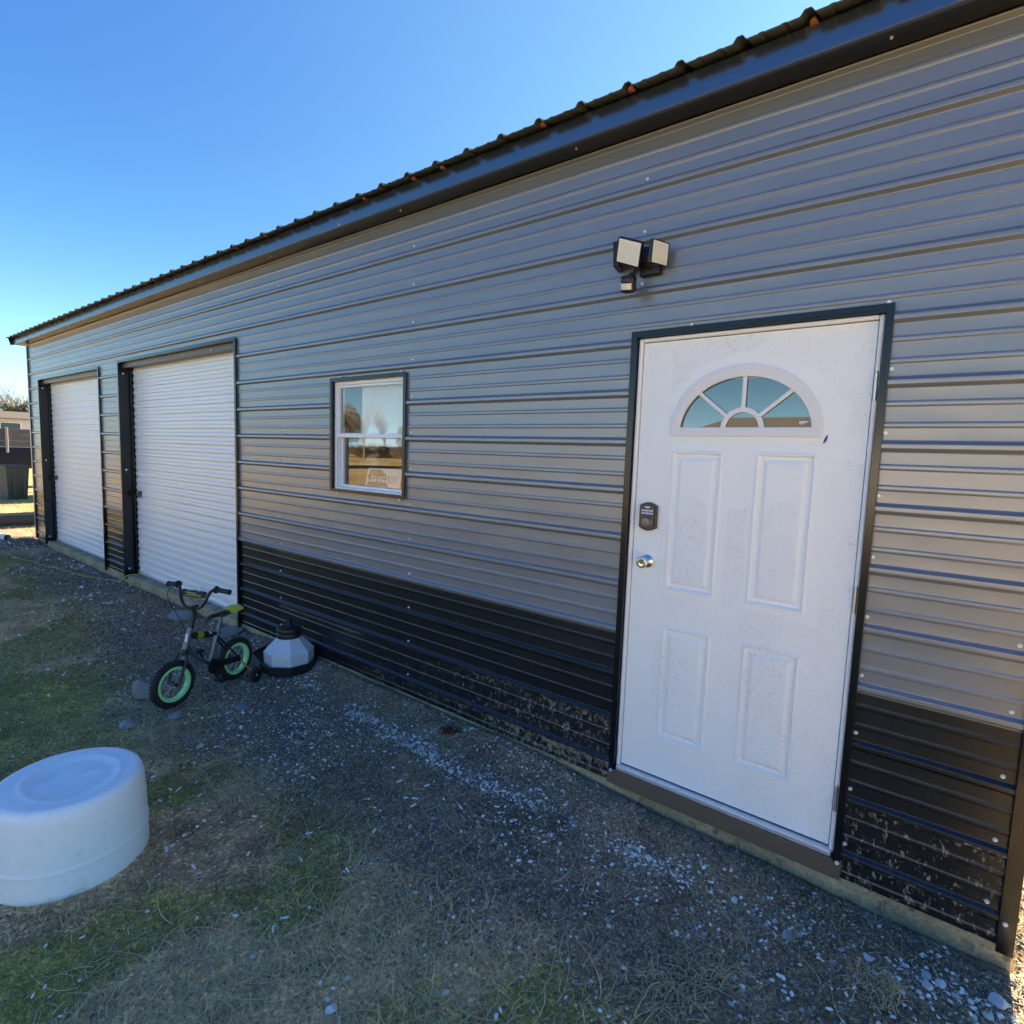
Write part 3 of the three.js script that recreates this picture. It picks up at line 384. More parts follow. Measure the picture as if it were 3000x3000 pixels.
// ---------------------------------------------------------------- floodlight on the wall
{
  const f = thing('security_floodlight', 'black three headed floodlight with motion sensor above the entry door', 'floodlight', [-1.19, 2.56, 0.006]);
  const lens = mat(0.86, 0.88, 0.86, 0.25), lensW = mat(0.80, 0.77, 0.66, 0.3);
  obj('base_plate', [rbox(-0.045, 0.055, -0.07, 0.06, 0.0, 0.035, 0.008), rod([0.005, -0.02, 0.03], [0.005, 0.01, 0.085], 0.03, 0.024, 14)], M.plastic, f);
  const head = (pos, ry, rx, rz, w, h, warm) => {
    const q = new THREE.Matrix4().compose(V3(...pos), new THREE.Quaternion().setFromEuler(new THREE.Euler(rx, ry, rz, 'YXZ')), V3(1, 1, 1));
    const hd = obj('lamp_head', [rbox(-w / 2, w / 2, -h / 2, h / 2, -0.014, 0.004, 0.005), rbox(-w / 2, -w / 2 + 0.0042, -h / 2, h / 2, 0.0035, 0.009, 0.002), rbox(w / 2 - 0.0042, w / 2, -h / 2, h / 2, 0.0035, 0.009, 0.002), rbox(-w / 2 + 0.0042, w / 2 - 0.0042, h / 2 - 0.0042, h / 2, 0.0035, 0.009, 0.002), rbox(-w / 2 + 0.0042, w / 2 - 0.0042, -h / 2, -h / 2 + 0.0042, 0.0035, 0.009, 0.002), rbox(-0.012, 0.012, -0.02, 0.02, -0.05, -0.02, 0.006)].map(g => g.applyMatrix4(q)), M.plastic, f);
    obj('lens', [rbox(-w / 2 + 0.0046, w / 2 - 0.0046, -h / 2 + 0.0046, h / 2 - 0.0046, 0.0042, 0.0065, 0.001).applyMatrix4(q)], warm ? lensW : lens, hd);
    const leds = []; for (let r = 0; r < 9; r++) for (let c = 0; c < 7; c++) leds.push(place(new THREE.BoxGeometry(0.0055, 0.0034, 0.0016), (c - 3) * (w * 0.105), (r - 4) * (h * 0.083) - h * 0.03, 0.0072).applyMatrix4(q));
    obj('led_array', leds, M.led ??= mat(0.62, 0.66, 0.55, 0.4), hd);
  };
  head([-0.058, 0.018, 0.112], -0.12, 0.50, -0.42, 0.120, 0.108, false);
  head([0.070, 0.0, 0.082], 1.32, 0.10, 0.05, 0.112, 0.098, true);
  head([-0.150, 0.030, 0.050], -1.30, 0.06, 0.0, 0.100, 0.110, false);
  obj('arm', [rod([-0.035, -0.03, 0.05], [-0.058, -0.075, 0.075], 0.011, 0.009, 10), new THREE.SphereGeometry(0.015, 14, 10).translate(-0.058, -0.075, 0.078)], M.plastic, f);
  const sm = new THREE.Matrix4().compose(V3(-0.062, -0.112, 0.095), new THREE.Quaternion().setFromEuler(new THREE.Euler(0.35, -0.15, -0.12)), V3(1, 1, 1));
  const s = obj('motion_sensor', [lathe([[0, 0.036], [0.024, 0.034], [0.034, 0.026], [0.036, 0.012], [0.0355, 0.006], [0.0335, 0.004], [0.0335, -0.022], [0.035, -0.024], [0.033, -0.034], [0.022, -0.040], [0, -0.041]], 28).applyMatrix4(sm)], M.plastic, f);
  obj('sensor_lens', [new THREE.CylinderGeometry(0.0348, 0.0345, 0.026, 24, 1, true, -1.15, 2.1).translate(0, -0.009, 0).applyMatrix4(sm)], mat(0.72, 0.72, 0.70, 0.4), s);
}
// ---------------------------------------------------------------- child's bicycle
{
  const b = thing('kids_bicycle', "small child's bicycle with lime green rims beside the garage door", 'bicycle', [-4.005, groundY(-4.0, 0.6) + 0.002, 0.562], -1.241);
  const green = mat(0.46, 0.90, 0.36, 0.42), sil = mat(0.15, 0.165, 0.18, 0.34, { metalness: 0.5 }), blk = mat(0.012, 0.012, 0.014, 0.35), yel = mat(0.50, 0.52, 0.03, 0.5), cop = mat(0.42, 0.24, 0.10, 0.4, { metalness: 0.7 });
  const wheel = (cx, steer) => {
    const T = g => place(g, cx, 0.15, 0, 0, steer);
    const tyre = [new THREE.TorusGeometry(0.1290, 0.0205, 12, 48)]; for (let i = 0; i < 44; i++) for (const s of [-1, 1]) { const a = (i + (s > 0 ? 0.5 : 0)) / 44 * 6.2832; tyre.push(place(new THREE.BoxGeometry(0.006, 0.010, 0.014), 0, 0.1478, s * 0.009, s * 0.35).applyMatrix4(new THREE.Matrix4().makeRotationZ(a))); }
    const w = obj('wheel', tyre.map(T), M.rubber, b);
    obj('rim', [T(lathe([[0.096, -0.0175], [0.110, -0.0195], [0.1145, -0.0165], [0.102, -0.004], [0.102, 0.004], [0.1145, 0.0165], [0.110, 0.0195], [0.096, 0.0175], [0.0905, 0.006], [0.0905, -0.006], [0.096, -0.0175]], 48).rotateX(Math.PI / 2))], green, w);
    const sp = []; for (let i = 0; i < 18; i++) { const a = i / 18 * 6.2832, s = i % 2 ? 1 : -1, t = a + (i % 4 < 2 ? 0.55 : -0.55); sp.push(rod([0.012 * Math.cos(t), 0.012 * Math.sin(t), s * 0.022], [0.099 * Math.cos(a), 0.099 * Math.sin(a), s * 0.003], 0.0013, 0.0013, 5)); }
    obj('spokes', sp.map(T), M.steel, w); obj('hub', [T(rod([0, 0, -0.035], [0, 0, 0.035], 0.011, 0.011, 14)), T(rod([0, 0, -0.052], [0, 0, 0.052], 0.005, 0.005, 8))], blk, w);
  };
  wheel(0, 0); wheel(0.505, -0.06);
  obj('frame', [rod([0.368, 0.482, 0], [0.414, 0.348, 0], 0.0185, 0.0185, 16), tube([[0.40, 0.37, 0], [0.33, 0.27, 0], [0.225, 0.185, 0]], 0.0145, 14, 10), rod([0.225, 0.175, 0], [0.152, 0.392, 0], 0.0135, 0.0135, 12), rod([0.225, 0.178, -0.03], [0.225, 0.178, 0.03], 0.019, 0.019, 14)], sil, b);
  obj('top_tube', [tube([[0.384, 0.435, 0], [0.28, 0.405, 0], [0.165, 0.385, 0]], 0.014, 12, 10), ...[-1, 1].flatMap(s => [rod([0.21, 0.175, s * 0.022], [0.0, 0.15, s * 0.046], 0.0075, 0.0065, 8), rod([0.16, 0.36, s * 0.016], [0.0, 0.155, s * 0.046], 0.0070, 0.0060, 8)])], blk, b);
  { const c = document.createElement('canvas'); c.width = 256; c.height = 64; const g = c.getContext('2d'); g.fillStyle = '#101214'; g.fillRect(0, 0, 256, 64); g.fillStyle = '#9aa316'; g.beginPath(); g.moveTo(30, 50); g.lineTo(220, 50); g.lineTo(236, 34); g.lineTo(90, 34); g.closePath(); g.fill(); g.fillStyle = '#cfd4d2'; g.fillRect(60, 14, 120, 6); const t = new THREE.CanvasTexture(c); t.colorSpace = THREE.SRGBColorSpace; M.padArt = new THREE.MeshStandardMaterial({ map: t, roughness: 0.6 }); }
  { const g = new THREE.CapsuleGeometry(0.023, 0.13, 6, 16); g.rotateZ(Math.PI / 2 - 0.0); obj('tube_pad', [place(g, 0.275, 0.406, 0, 0, 0, 0.24)], M.padArt, b); }
  obj('head_badge', [place(new THREE.BoxGeometry(0.002, 0.05, 0.014), 0.4065, 0.425, -0.008, 0, 0.35, 0.33)], mat(0.75, 0.76, 0.74, 0.5), b);
  obj('fork', [...[-1, 1].map(s => tube([[0.420, 0.335, s * 0.020], [0.432, 0.318, s * 0.040], [0.460, 0.255, s * 0.047], [0.494, 0.175, s * 0.047], [0.505, 0.145, s * 0.047]], 0.0095, 18, 8)), rod([0.414, 0.350, 0], [0.424, 0.322, 0], 0.020, 0.022, 14), rod([0.424, 0.328, -0.03], [0.424, 0.328, 0.03], 0.013, 0.013, 10)], blk, b);
  obj('stem', [rod([0.369, 0.478, 0], [0.338, 0.570, 0], 0.0165, 0.0145, 14), rod([0.337, 0.56, 0], [0.340, 0.614, 0], 0.015, 0.013, 12), rbox(0.315, 0.372, 0.600, 0.626, -0.022, 0.022, 0.005)], blk, b);
  obj('handlebar', [tube([[0.300, 0.735, -0.25], [0.312, 0.742, -0.165], [0.325, 0.728, -0.135], [0.345, 0.655, -0.100], [0.350, 0.618, -0.065], [0.350, 0.612, 0], [0.350, 0.618, 0.065], [0.345, 0.655, 0.100], [0.325, 0.728, 0.135], [0.312, 0.742, 0.165], [0.300, 0.735, 0.25]], 0.0105, 80, 10), rod([0.330, 0.705, -0.124], [0.330, 0.705, 0.124], 0.007, 0.007, 8)], blk, b);
  for (const s of [-1, 1]) obj('grip', [rod([0.309, 0.741, s * 0.168], [0.299, 0.734, s * 0.262], 0.0165, 0.0155, 14), rod([0.310, 0.7415, s * 0.162], [0.309, 0.741, s * 0.170], 0.025, 0.025, 16), rod([0.299, 0.734, s * 0.258], [0.298, 0.7335, s * 0.266], 0.0185, 0.0185, 14)], M.rubber, b);
  obj('brake_cable', [tube([[0.31, 0.738, 0.160], [0.36, 0.72, 0.185], [0.40, 0.66, 0.15], [0.40, 0.55, 0.06], [0.385, 0.46, 0.02]], 0.0026, 26, 5)], M.plastic, b);
  obj('bar_pad', [place(new RoundedBoxGeometry(0.034, 0.042, 0.20, 3, 0.012), 0.334, 0.703, 0)], M.padArt, b);
  obj('seat_post', [rod([0.156, 0.38, 0], [0.112, 0.502, 0], 0.0105, 0.0105, 12), rod([0.157, 0.376, 0], [0.148, 0.402, 0], 0.018, 0.018, 14), rod([0.150, 0.39, -0.03], [0.150, 0.39, 0.03], 0.006, 0.006, 8), rbox(0.085, 0.14, 0.488, 0.508, -0.02, 0.02, 0.004)], sil, b);
  { const sg = (x0, x1, ex) => { const pos = [], idx = [], N = 22, Q = 18; for (let i = 0; i <= N; i++) { const t = i / N, x = lerp(x0, x1, t), u = clamp((0.235 - x) / 0.27), w = lerp(0.012, 0.066, sstep(0.25, 0.85, u)) * (u > 0.93 ? Math.sqrt(clamp(1 - Math.pow((u - 0.93) / 0.075, 2))) : 1) * (u < 0.06 ? Math.sqrt(u / 0.06 + 0.001) : 1) + ex, top = 0.528 + 0.016 * sstep(0.5, 1, u) - 0.010 * sstep(0.1, 0, u), h = lerp(0.030, 0.040, u); for (let j = 0; j < Q; j++) { const a = j / Q * 6.2832; pos.push(x, top - h / 2 + (h / 2 + ex) * Math.sin(a) * (Math.sin(a) > 0 ? 0.85 : 0.9), w * Math.cos(a)); } } for (let i = 0; i < N; i++) for (let j = 0; j < Q; j++) { const a = i * Q + j, c = i * Q + (j + 1) % Q; idx.push(a, a + Q, c, c, a + Q, c + Q); } const g = new THREE.BufferGeometry(); g.setAttribute('position', new THREE.Float32BufferAttribute(pos, 3)); g.setIndex(idx); g.computeVertexNormals(); return g; };
    const sd = obj('saddle', [sg(0.235, -0.035, 0)], mat(0.016, 0.016, 0.018, 0.5), b); obj('saddle_rear_panel', [sg(0.075, -0.036, 0.0015)], yel, sd); }
  obj('chain_guard', [place(new RoundedBoxGeometry(0.24, 0.045, 0.006, 2, 0.002), 0.115, 0.172, -0.040, 0, 0, 0.10), place(new THREE.CylinderGeometry(0.05, 0.05, 0.006, 28), 0.225, 0.178, -0.040, Math.PI / 2)], blk, b);
  for (const s of [-1, 1]) { const px = s < 0 ? 0.205 : 0.245, py = s < 0 ? 0.088 : 0.268; const c = obj('crank', [rod([0.225, 0.178, s * 0.048], [px, py, s * 0.055], 0.008, 0.007, 8)], blk, b); obj('pedal', [rbox(px - 0.035, px + 0.035, py - 0.010, py - 0.004, s * 0.09 - 0.036, s * 0.09 + 0.036, 0.002), rbox(px - 0.035, px - 0.027, py - 0.010, py + 0.010, s * 0.09 - 0.036, s * 0.09 + 0.036, 0.002), rbox(px + 0.027, px + 0.035, py - 0.010, py + 0.010, s * 0.09 - 0.036, s * 0.09 + 0.036, 0.002), rod([px, py, s * 0.052], [px, py, s * 0.12], 0.006, 0.006, 8)], blk, c); }
  for (const s of [-1, 1]) { const w = obj('training_wheel', [place(lathe([[0.030, -0.011], [0.048, -0.013], [0.053, -0.008], [0.053, 0.008], [0.048, 0.013], [0.030, 0.011]], 32).rotateX(Math.PI / 2), -0.008, 0.0535, s * 0.178), place(lathe([[0, -0.004], [0.030, -0.006], [0.030, 0.006], [0, 0.004]], 28).rotateX(Math.PI / 2), -0.008, 0.0535, s * 0.178)], M.rubber, b);
    obj('wheel_hub', [place(lathe([[0, 0.014], [0.005, 0.013], [0.007, 0.004]], 14).rotateX(s * Math.PI / 2), -0.008, 0.0535, s * 0.178 + s * 0.002)], M.steel, w);
    obj('stabiliser_arm', [tube([[0, 0.15, s * 0.052], [-0.004, 0.12, s * 0.075], [-0.008, 0.085, s * 0.135], [-0.008, 0.0535, s * 0.168]], 0.0062, 18, 8)], cop, b); }
}
// ---------------------------------------------------------------- white faceted water tank on a black base
{
  const cx = -3.895, cz = 0.205, t = thing('poultry_waterer', 'white faceted plastic water tank with black screw cap against the black wall', 'water tank', [cx, groundY(cx, cz) + 0.004, cz], 0.30);
  const facet = (pts, n) => { const pos = []; for (let i = 0; i < n; i++) { const a = i / n * 6.2832, c = (i + 1) / n * 6.2832; for (let k = 1; k < pts.length; k++) { const [r0, y0] = pts[k - 1], [r1, y1] = pts[k], q = (r, y, t) => [r * Math.cos(t), y, r * Math.sin(t)]; pos.push(...q(r0, y0, a), ...q(r1, y1, a), ...q(r1, y1, c), ...q(r0, y0, a), ...q(r1, y1, c), ...q(r0, y0, c)); } } const g = new THREE.BufferGeometry(); g.setAttribute('position', new THREE.Float32BufferAttribute(pos, 3)); g.computeVertexNormals(); return g; };
  obj('tank_body', [facet([[0.0, 0.045], [0.168, 0.048], [0.177, 0.054], [0.180, 0.143], [0.176, 0.150], [0.088, 0.243], [0.078, 0.250], [0.078, 0.262], [0, 0.262]], 8)], mat(0.66, 0.68, 0.72, 0.4), t);
  obj('base_tray', [facet([[0, 0.0], [0.198, 0.0], [0.205, 0.006], [0.208, 0.062], [0.204, 0.066], [0.190, 0.064], [0.186, 0.040], [0.0, 0.040]], 8), place(rbox(-0.05, 0.05, 0, 0.008, -0.08, 0.08, 0.002), -0.20, 0.09, 0.06, 0, 0.2, -0.7)], M.plastic, t);
  const cap = obj('screw_cap', [lathe([[0.086, 0.243], [0.089, 0.246], [0.089, 0.272], [0.084, 0.276], [0.084, 0.281], [0.088, 0.284], [0.088, 0.308], [0.082, 0.318], [0.05, 0.322], [0, 0.323]], 36)], M.plastic, t);
  obj('cap_handle', [place(extr((() => { const s = new THREE.Shape(); s.moveTo(-0.032, 0); s.lineTo(0.032, 0); s.quadraticCurveTo(0.016, 0.02, 0.016, 0.048); s.quadraticCurveTo(0, 0.058, -0.016, 0.048); s.quadraticCurveTo(-0.016, 0.02, -0.032, 0); return s; })(), 0.022, 0.003), 0, 0.318, -0.011)], M.plastic, cap);
}
// ---------------------------------------------------------------- upturned white drum half
{
  const cx = -2.705, cz = 1.862, R = 0.262, H = 0.345, pos = [], idx = [], N = 144;
  const prof = [[0.262, 0.0], [0.264, 0.004], [0.264, 0.02], [0.2635, 0.085], [0.2642, 0.100], [0.2662, 0.104], [0.2662, 0.110], [0.2635, 0.115], [0.2625, 0.122], [0.2590, 0.24], [0.2555, 0.290], [0.2530, 0.308], [0.2490, 0.322], [0.2430, 0.3325], [0.2360, 0.3390], [0.2280, 0.3420]];
  for (let q = 0.222; q > 0.003; q -= 0.008) prof.push([q, 0.3425]); prof.push([0.0008, 0.3425]);
  for (const [r, y] of prof) for (let i = 0; i < N; i++) { const a = i / N * 6.2832, x = r * Math.cos(a), z = r * Math.sin(a); let yy = y;
    if (r < 0.225) { const t = sstep(0.225, 0.19, r), e = Math.hypot((x - 0.01) / 0.172, (z + 0.01) / 0.155), d = x * 0.93 + z * 0.37; yy += t * (-0.007 * (1 - sstep(0.78, 1.0, e)) + 0.0030 * Math.exp(-(((e - 1.04) / 0.05) ** 2)) + 0.0034 * Math.exp(-((d / 0.0055) ** 2)) * (e < 1 ? 1 : 0) - 0.010 * Math.exp(-((Math.hypot(x + 0.07, z - 0.04) / 0.055) ** 2)) + 0.006 * Math.exp(-((Math.hypot(x - 0.05, z + 0.09) / 0.04) ** 2)) + 0.007 * (fbm(x * 6 + 2, z * 6, 411, 3) - 0.5)); }
    const rr = 1 + 0.008 * (fbm(Math.cos(a) * 2 + 5, Math.sin(a) * 2 + y * 3, 431, 2) - 0.5) + (y < 0.31 && y > 0.003 ? 0.0022 * Math.exp(-(((a - 0.55) / 0.012) ** 2)) : 0); pos.push(x * rr, yy, z * rr); }
  for (let k = 0; k < prof.length - 1; k++) for (let i = 0; i < N; i++) { const a = k * N + i, c = k * N + (i + 1) % N; idx.push(a, a + N, c, c, a + N, c + N); }
  const g = new THREE.BufferGeometry(); g.setAttribute('position', new THREE.Float32BufferAttribute(pos, 3)); g.setIndex(idx); g.computeVertexNormals();
  const gy = groundY(cx, cz);
  const uvv = new Float32Array(pos.length / 3 * 2); for (let i = 0; i < uvv.length / 2; i++) { uvv[i * 2] = Math.atan2(pos[i * 3 + 2], pos[i * 3]) / 6.2832 + 0.5; uvv[i * 2 + 1] = pos[i * 3 + 1] / 0.36; } g.setAttribute('uv', new THREE.BufferAttribute(uvv, 2));
  const t = thing('plastic_drum', 'white plastic drum half standing upside down on the grass', 'drum', [cx, gy - 0.004, cz]);
  const stain = dtex(1024, 256, (u, v) => { const k = fbm(u * 40, v * 9, 441, 4), s = sstep(0.66, 0.82, k) * 0.035 + 0.02 * fbm(u * 160, v * 60, 451, 2); return [0.975 - s, 0.975 - s, 0.97 - s * 1.3]; });
  obj('drum_shell', g, new THREE.MeshPhysicalMaterial({ map: stain, roughness: 0.45, color: 0xffffff }), t);
  // the split in the top, a thin dark gap
  const sl = new THREE.Shape(); sl.moveTo(0, 0); sl.quadraticCurveTo(0.045, 0.007, 0.10, 0.001); sl.quadraticCurveTo(0.05, 0.0015, 0, 0);
  obj('split_edge', [place(extr(sl, 0.0015, 0), 0.118, 0.3405, 0.115, -Math.PI / 2, 0.80)], mat(0.03, 0.03, 0.035, 0.8), t);
}
console.log('objects done');
// ---------------------------------------------------------------- stones, gravel, butts, litter
const stoneGeos = [1, 2, 3, 4].map(s => { const g = mergeVertices(new THREE.IcosahedronGeometry(1, 2).deleteAttribute('normal').deleteAttribute('uv')), p = g.attributes.position, q = rng(900 + s), cuts = Array.from({ length: 11 }, () => [V3(q() - 0.5, q() - 0.5, q() - 0.5).normalize(), 0.55 + 0.3 * q()]); for (let i = 0; i < p.count; i++) { const v = V3(p.getX(i), p.getY(i), p.getZ(i)); for (const [n, d] of cuts) { const t = v.dot(n); if (t > d) v.addScaledVector(n, d - t); } v.multiplyScalar(1 + 0.10 * (fbm(v.x * 3 + s * 9 + 20, v.y * 3 + v.z * 2 + 20, 700 + s, 2) - 0.5)); p.setXYZ(i, v.x, v.y, v.z); } return toCreasedNormals(g, 0.45); });
const stoneMats = [[0.52, 0.53, 0.56], [0.40, 0.42, 0.44], [0.30, 0.32, 0.33], [0.60, 0.60, 0.60], [0.22, 0.23, 0.23]].map(c => mat(...c, 0.85));
{
  const r = rng(11);
  const put = (name, x, z, s, k, m, label, cat, group, flat = 0.55) => { const o = obj(name, stoneGeos[k % 4], m); o.scale.set(s, s * flat, s * (0.65 + 0.3 * r())); o.rotation.set(r() * 0.3 - 0.15, r() * 6.28, r() * 0.3 - 0.15); o.position.set(x, groundY(x, z) + s * flat * 0.45, z); return tag(o, label, cat, group); };
  // the stones that stand out one by one
  const R = (u, v) => groundAt(u, v);
  { const [x, z] = R(428, 2035); const o = put('field_rock', x - 0.02, z - 0.02, 0.115, 1, mat(0.20, 0.195, 0.185, 0.9), 'grey rock lying behind the front wheel of the bicycle', 'rock', null, 0.8); o.rotation.set(0.1, 0.4, -0.25); }
  { const [x, z] = R(712, 2066); put('slate_piece', x, z, 0.055, 2, mat(0.20, 0.22, 0.22, 0.9), 'flat grey green slab of stone on the gravel near the water tank', 'stone', null, 0.3); }
  { const [x, z] = R(533, 1790); put('concrete_chunk', x, z, 0.16, 0, mat(0.24, 0.235, 0.225, 0.9), 'pale flat chunk of concrete below the roll-up door', 'stone', null, 0.18); }
  { const [x, z] = R(640, 1850); put('concrete_spill', x, z, 0.22, 3, mat(0.19, 0.19, 0.185, 0.9), 'flat grey patch of spilt concrete behind the bicycle', 'concrete', null, 0.035); }
  { const [x, z] = R(515, 2090); put('pale_ash_lump', x, z, 0.06, 3, mat(0.30, 0.30, 0.31, 0.95), 'chalky pale lump on the dirt before the front wheel', 'stone', null, 0.22); }
  { const [x, z] = R(370, 2122); put('grey_stone', x, z, 0.055, 2, mat(0.26, 0.28, 0.28, 0.9), 'grey wedge shaped stone between straw and white drum', 'stone', null, 0.6); }
  { const [x, z] = R(585, 2182); put('tan_stone', x, z, 0.026, 1, mat(0.50, 0.47, 0.38, 0.9), 'rounded tan stone on the dark gravel beside the drum', 'stone', null, 0.7); }
  { const [x, z] = R(972, 2945); put('white_stone', x, z, 0.022, 0, stoneMats[3], 'white stone among straw at the edge of the yard', 'stone', null, 0.7); }
  { const [x, z] = R(2925, 2918); put('pale_flat_stone', x, z, 0.034, 1, stoneMats[0], 'large pale flat stone at the garage corner beside sunlit ground', 'stone', null, 0.5); }
  // the row below the eave
  const line = [[-4.3, 0.26], [-3.337, 0.272], [-2.715, 0.324], [-2.34, 0.379], [-1.867, 0.378], [-1.419, 0.366], [-0.744, 0.338], [-0.252, 0.31], [0.045, 0.284], [0.5, 0.27]];
  const lz = x => { for (let i = 1; i < line.length; i++) if (x <= line[i][0]) { const [a, b] = [line[i - 1], line[i]]; return lerp(a[1], b[1], (x - a[0]) / (b[0] - a[0])); } return 0.27; };
  for (let i = 0; i < 130; i++) { const x = -3.5 + 3.75 * Math.pow(r(), 0.8), z = lz(x) + 0.06 * (r() + r() + r() - 1.5) + 0.13 * (fbm(x * 2.2, 1, 71, 3) - 0.5), s = (x > -0.6 ? 1.35 : 1) * (0.005 + 0.015 * Math.pow(r(), 3.5)); if (fbm(x * 3.1, 4, 73, 2) < 0.42 && i % 3) continue; put('drip_line_stone', x, z, s, i, stoneMats[i % 5], 'pale pebble in the row of stones below the eave', 'stone', 'stones in the row below the eave', 0.65); }
  // fine gravel and chips nobody could count
  const ico = toCreasedNormals(new THREE.IcosahedronGeometry(1, 0), 0.2), dummy = new THREE.Object3D(), col = new THREE.Color();
  const scatter = (name, n, geo, m, gen, label, cat) => { const im = new THREE.InstancedMesh(geo, m, n); let k = 0, guard = 0; while (k < n && guard++ < n * 30) { const q = gen(); if (!q) continue; dummy.position.set(q.x, q.y ?? groundY(q.x, q.z) + (q.lift ?? 0), q.z); dummy.rotation.set(q.rx ?? 0, q.ry ?? 0, q.rz ?? 0, 'YXZ'); dummy.scale.set(...q.s); dummy.updateMatrix(); im.setMatrixAt(k, dummy.matrix); im.setColorAt(k, col.setRGB(...q.c)); k++; } im.count = k; im.name = name; im.castShadow = im.receiveShadow = true; im.userData = { kind: 'stuff', label, category: cat }; scene.add(im); return im; };
  const stuffM = mat(1, 1, 1, 0.9), area = (k) => k < 0.72 ? [-4.7 + 5.4 * r(), 0.02 + 2.9 * r()] : k < 0.95 ? [-12.2 + 7.6 * r(), 0.0 + 2.2 * r()] : [0.28 + 1.2 * r(), -0.6 + 2 * r()];
  scatter('dark_gravel', 95000, ico, stuffM, () => { const [x, z] = area(r()); const g = gravelMask(x, z); if (r() > g * 0.92 + 0.06) return; const s = (0.0022 + 0.0042 * Math.pow(r(), 3)) * (x < -4.7 ? 1.7 : 1), k = 0.06 + 0.32 * Math.pow(r(), 2.6); return { x, z, lift: s * 0.15, ry: r() * 6.28, rx: r() * 6, s: [s, s * 0.7, s * (0.7 + 0.4 * r())], c: [k * 1.5, k * 1.2, k * 0.92] }; }, 'dark fine gravel strewn along the wall', 'gravel');
  scatter('mixed_gravel', 9000, stoneGeos[1], stuffM, () => { const [x, z] = area(r()); const g = gravelMask(x, z); if (r() > g * 0.85 * sstep(0.34, 0.6, fbm(x * 3.3, z * 3.3, 961, 3)) + 0.05) return; const s = (0.0035 + 0.0085 * Math.pow(r(), 3)) * (x < -4.7 ? 1.4 : 1), k = 0.09 + 0.33 * Math.pow(r(), 1.6); return { x, z, lift: -s * 0.1, ry: r() * 6.28, rx: r() * 6, s: [s, s * 0.7, s * (0.7 + 0.4 * r())], c: [k * 1.15, k * 1.03, k * 0.9] }; }, 'grey stones of mixed size bedded in the dirt', 'gravel');
  scatter('pale_chips', 15000, ico, stuffM, () => { let [x, z] = area(r()); const u = r(); if (u < 0.10) { x = -4.2 + 4.6 * r(); z = lz(x) + 0.085 * (r() + r() + r() - 1.5) + 0.13 * (fbm(x * 2.2, 1, 71, 3) - 0.5); if (r() > sstep(0.3, 0.62, fbm(x * 3.1, 4, 73, 2))) return; } else { const cl = fbm(x * 2.3 + 7, z * 2.3, 951, 3); if (r() > (gravelMask(x, z) * 0.8 + 0.16) * sstep(0.30, 0.66, cl)) return; } const s = (0.0016 + 0.0072 * Math.pow(r(), 6)) * (x < -4.7 ? 1.8 : 1), k = 0.62 + 0.33 * r(); return { x, z, lift: s * 0.35, ry: r() * 6.28, rx: r() * 0.8, s: [s * (0.8 + 0.9 * r()), s * 0.55, s], c: [k * 1.02, k * 0.97, k * 0.88] }; }, 'pale stone chips strewn over the dark gravel', 'gravel');
  // grass: short moss-green blades and dry straw
  const blade = (n, curl, side = 0, hump = 0) => { const pos = [], idx = []; for (let i = 0; i <= n; i++) { const t = i / n, w = 0.5 * (1 - t * t * 0.8), b = side * t * t, c = curl * t * t + hump * Math.sin(t * 3.1); pos.push(b - w, t, c, b + w, t, c); } for (let i = 0; i < n; i++) { const a = i * 2; idx.push(a, a + 1, a + 2, a + 1, a + 3, a + 2); } const g = new THREE.BufferGeometry(); g.setAttribute('position', new THREE.Float32BufferAttribute(pos, 3)); g.setAttribute('uv', new THREE.Float32BufferAttribute(new Float32Array(pos.length / 3 * 2), 2)); g.setIndex(idx); g.computeVertexNormals(); return g; };
  const strawM = mat(1, 1, 1, 0.8, { side: THREE.DoubleSide }), leafM = mat(1, 1, 1, 0.85, { side: THREE.DoubleSide, transmission: 0.25, thickness: 0 });
  scatter('short_green_grass', 140000, blade(2, 0.5), leafM, () => { const [x, z] = area(r()); if (r() > mossMask(x, z) * 1.05 + 0.015) return; const far = x < -4.7 ? 1.8 : 1, h = (0.008 + 0.018 * r() * r()) * far, k = 0.6 + 0.8 * r(); return { x, z, lift: -0.001, ry: r() * 6.28, rx: 0.2 + 1.0 * r(), s: [0.0028 * far * (0.7 + r()), h, h], c: [0.30 * k, 0.285 * k, 0.065 * k] }; }, 'short mossy green grass growing in patches', 'grass');
  scatter('dry_grass', 52000, blade(4, 0.75, 4), strawM, () => { const [x, z] = area(r()); if (r() > Math.pow(strawMask(x, z), 1.3) + 0.012 + (x > 0.3 ? 0.5 : 0)) return; const far = x < -4.7 ? 1.5 : 1, h = (0.020 + 0.060 * r() * r()) * far, k = 0.55 + 0.75 * r(); return { x, z, lift: 0.0005, ry: r() * 6.28, rx: 0.7 + 0.85 * r(), rz: (r() - 0.5) * 0.5, s: [0.0024 * far * (0.7 + 0.8 * r()) * (r() < 0.5 ? -1 : 1), h, h * (r() - 0.35)], c: [0.56 * k, 0.455 * k, 0.24 * k] }; }, 'dry straw coloured grass lying on the ground', 'grass');
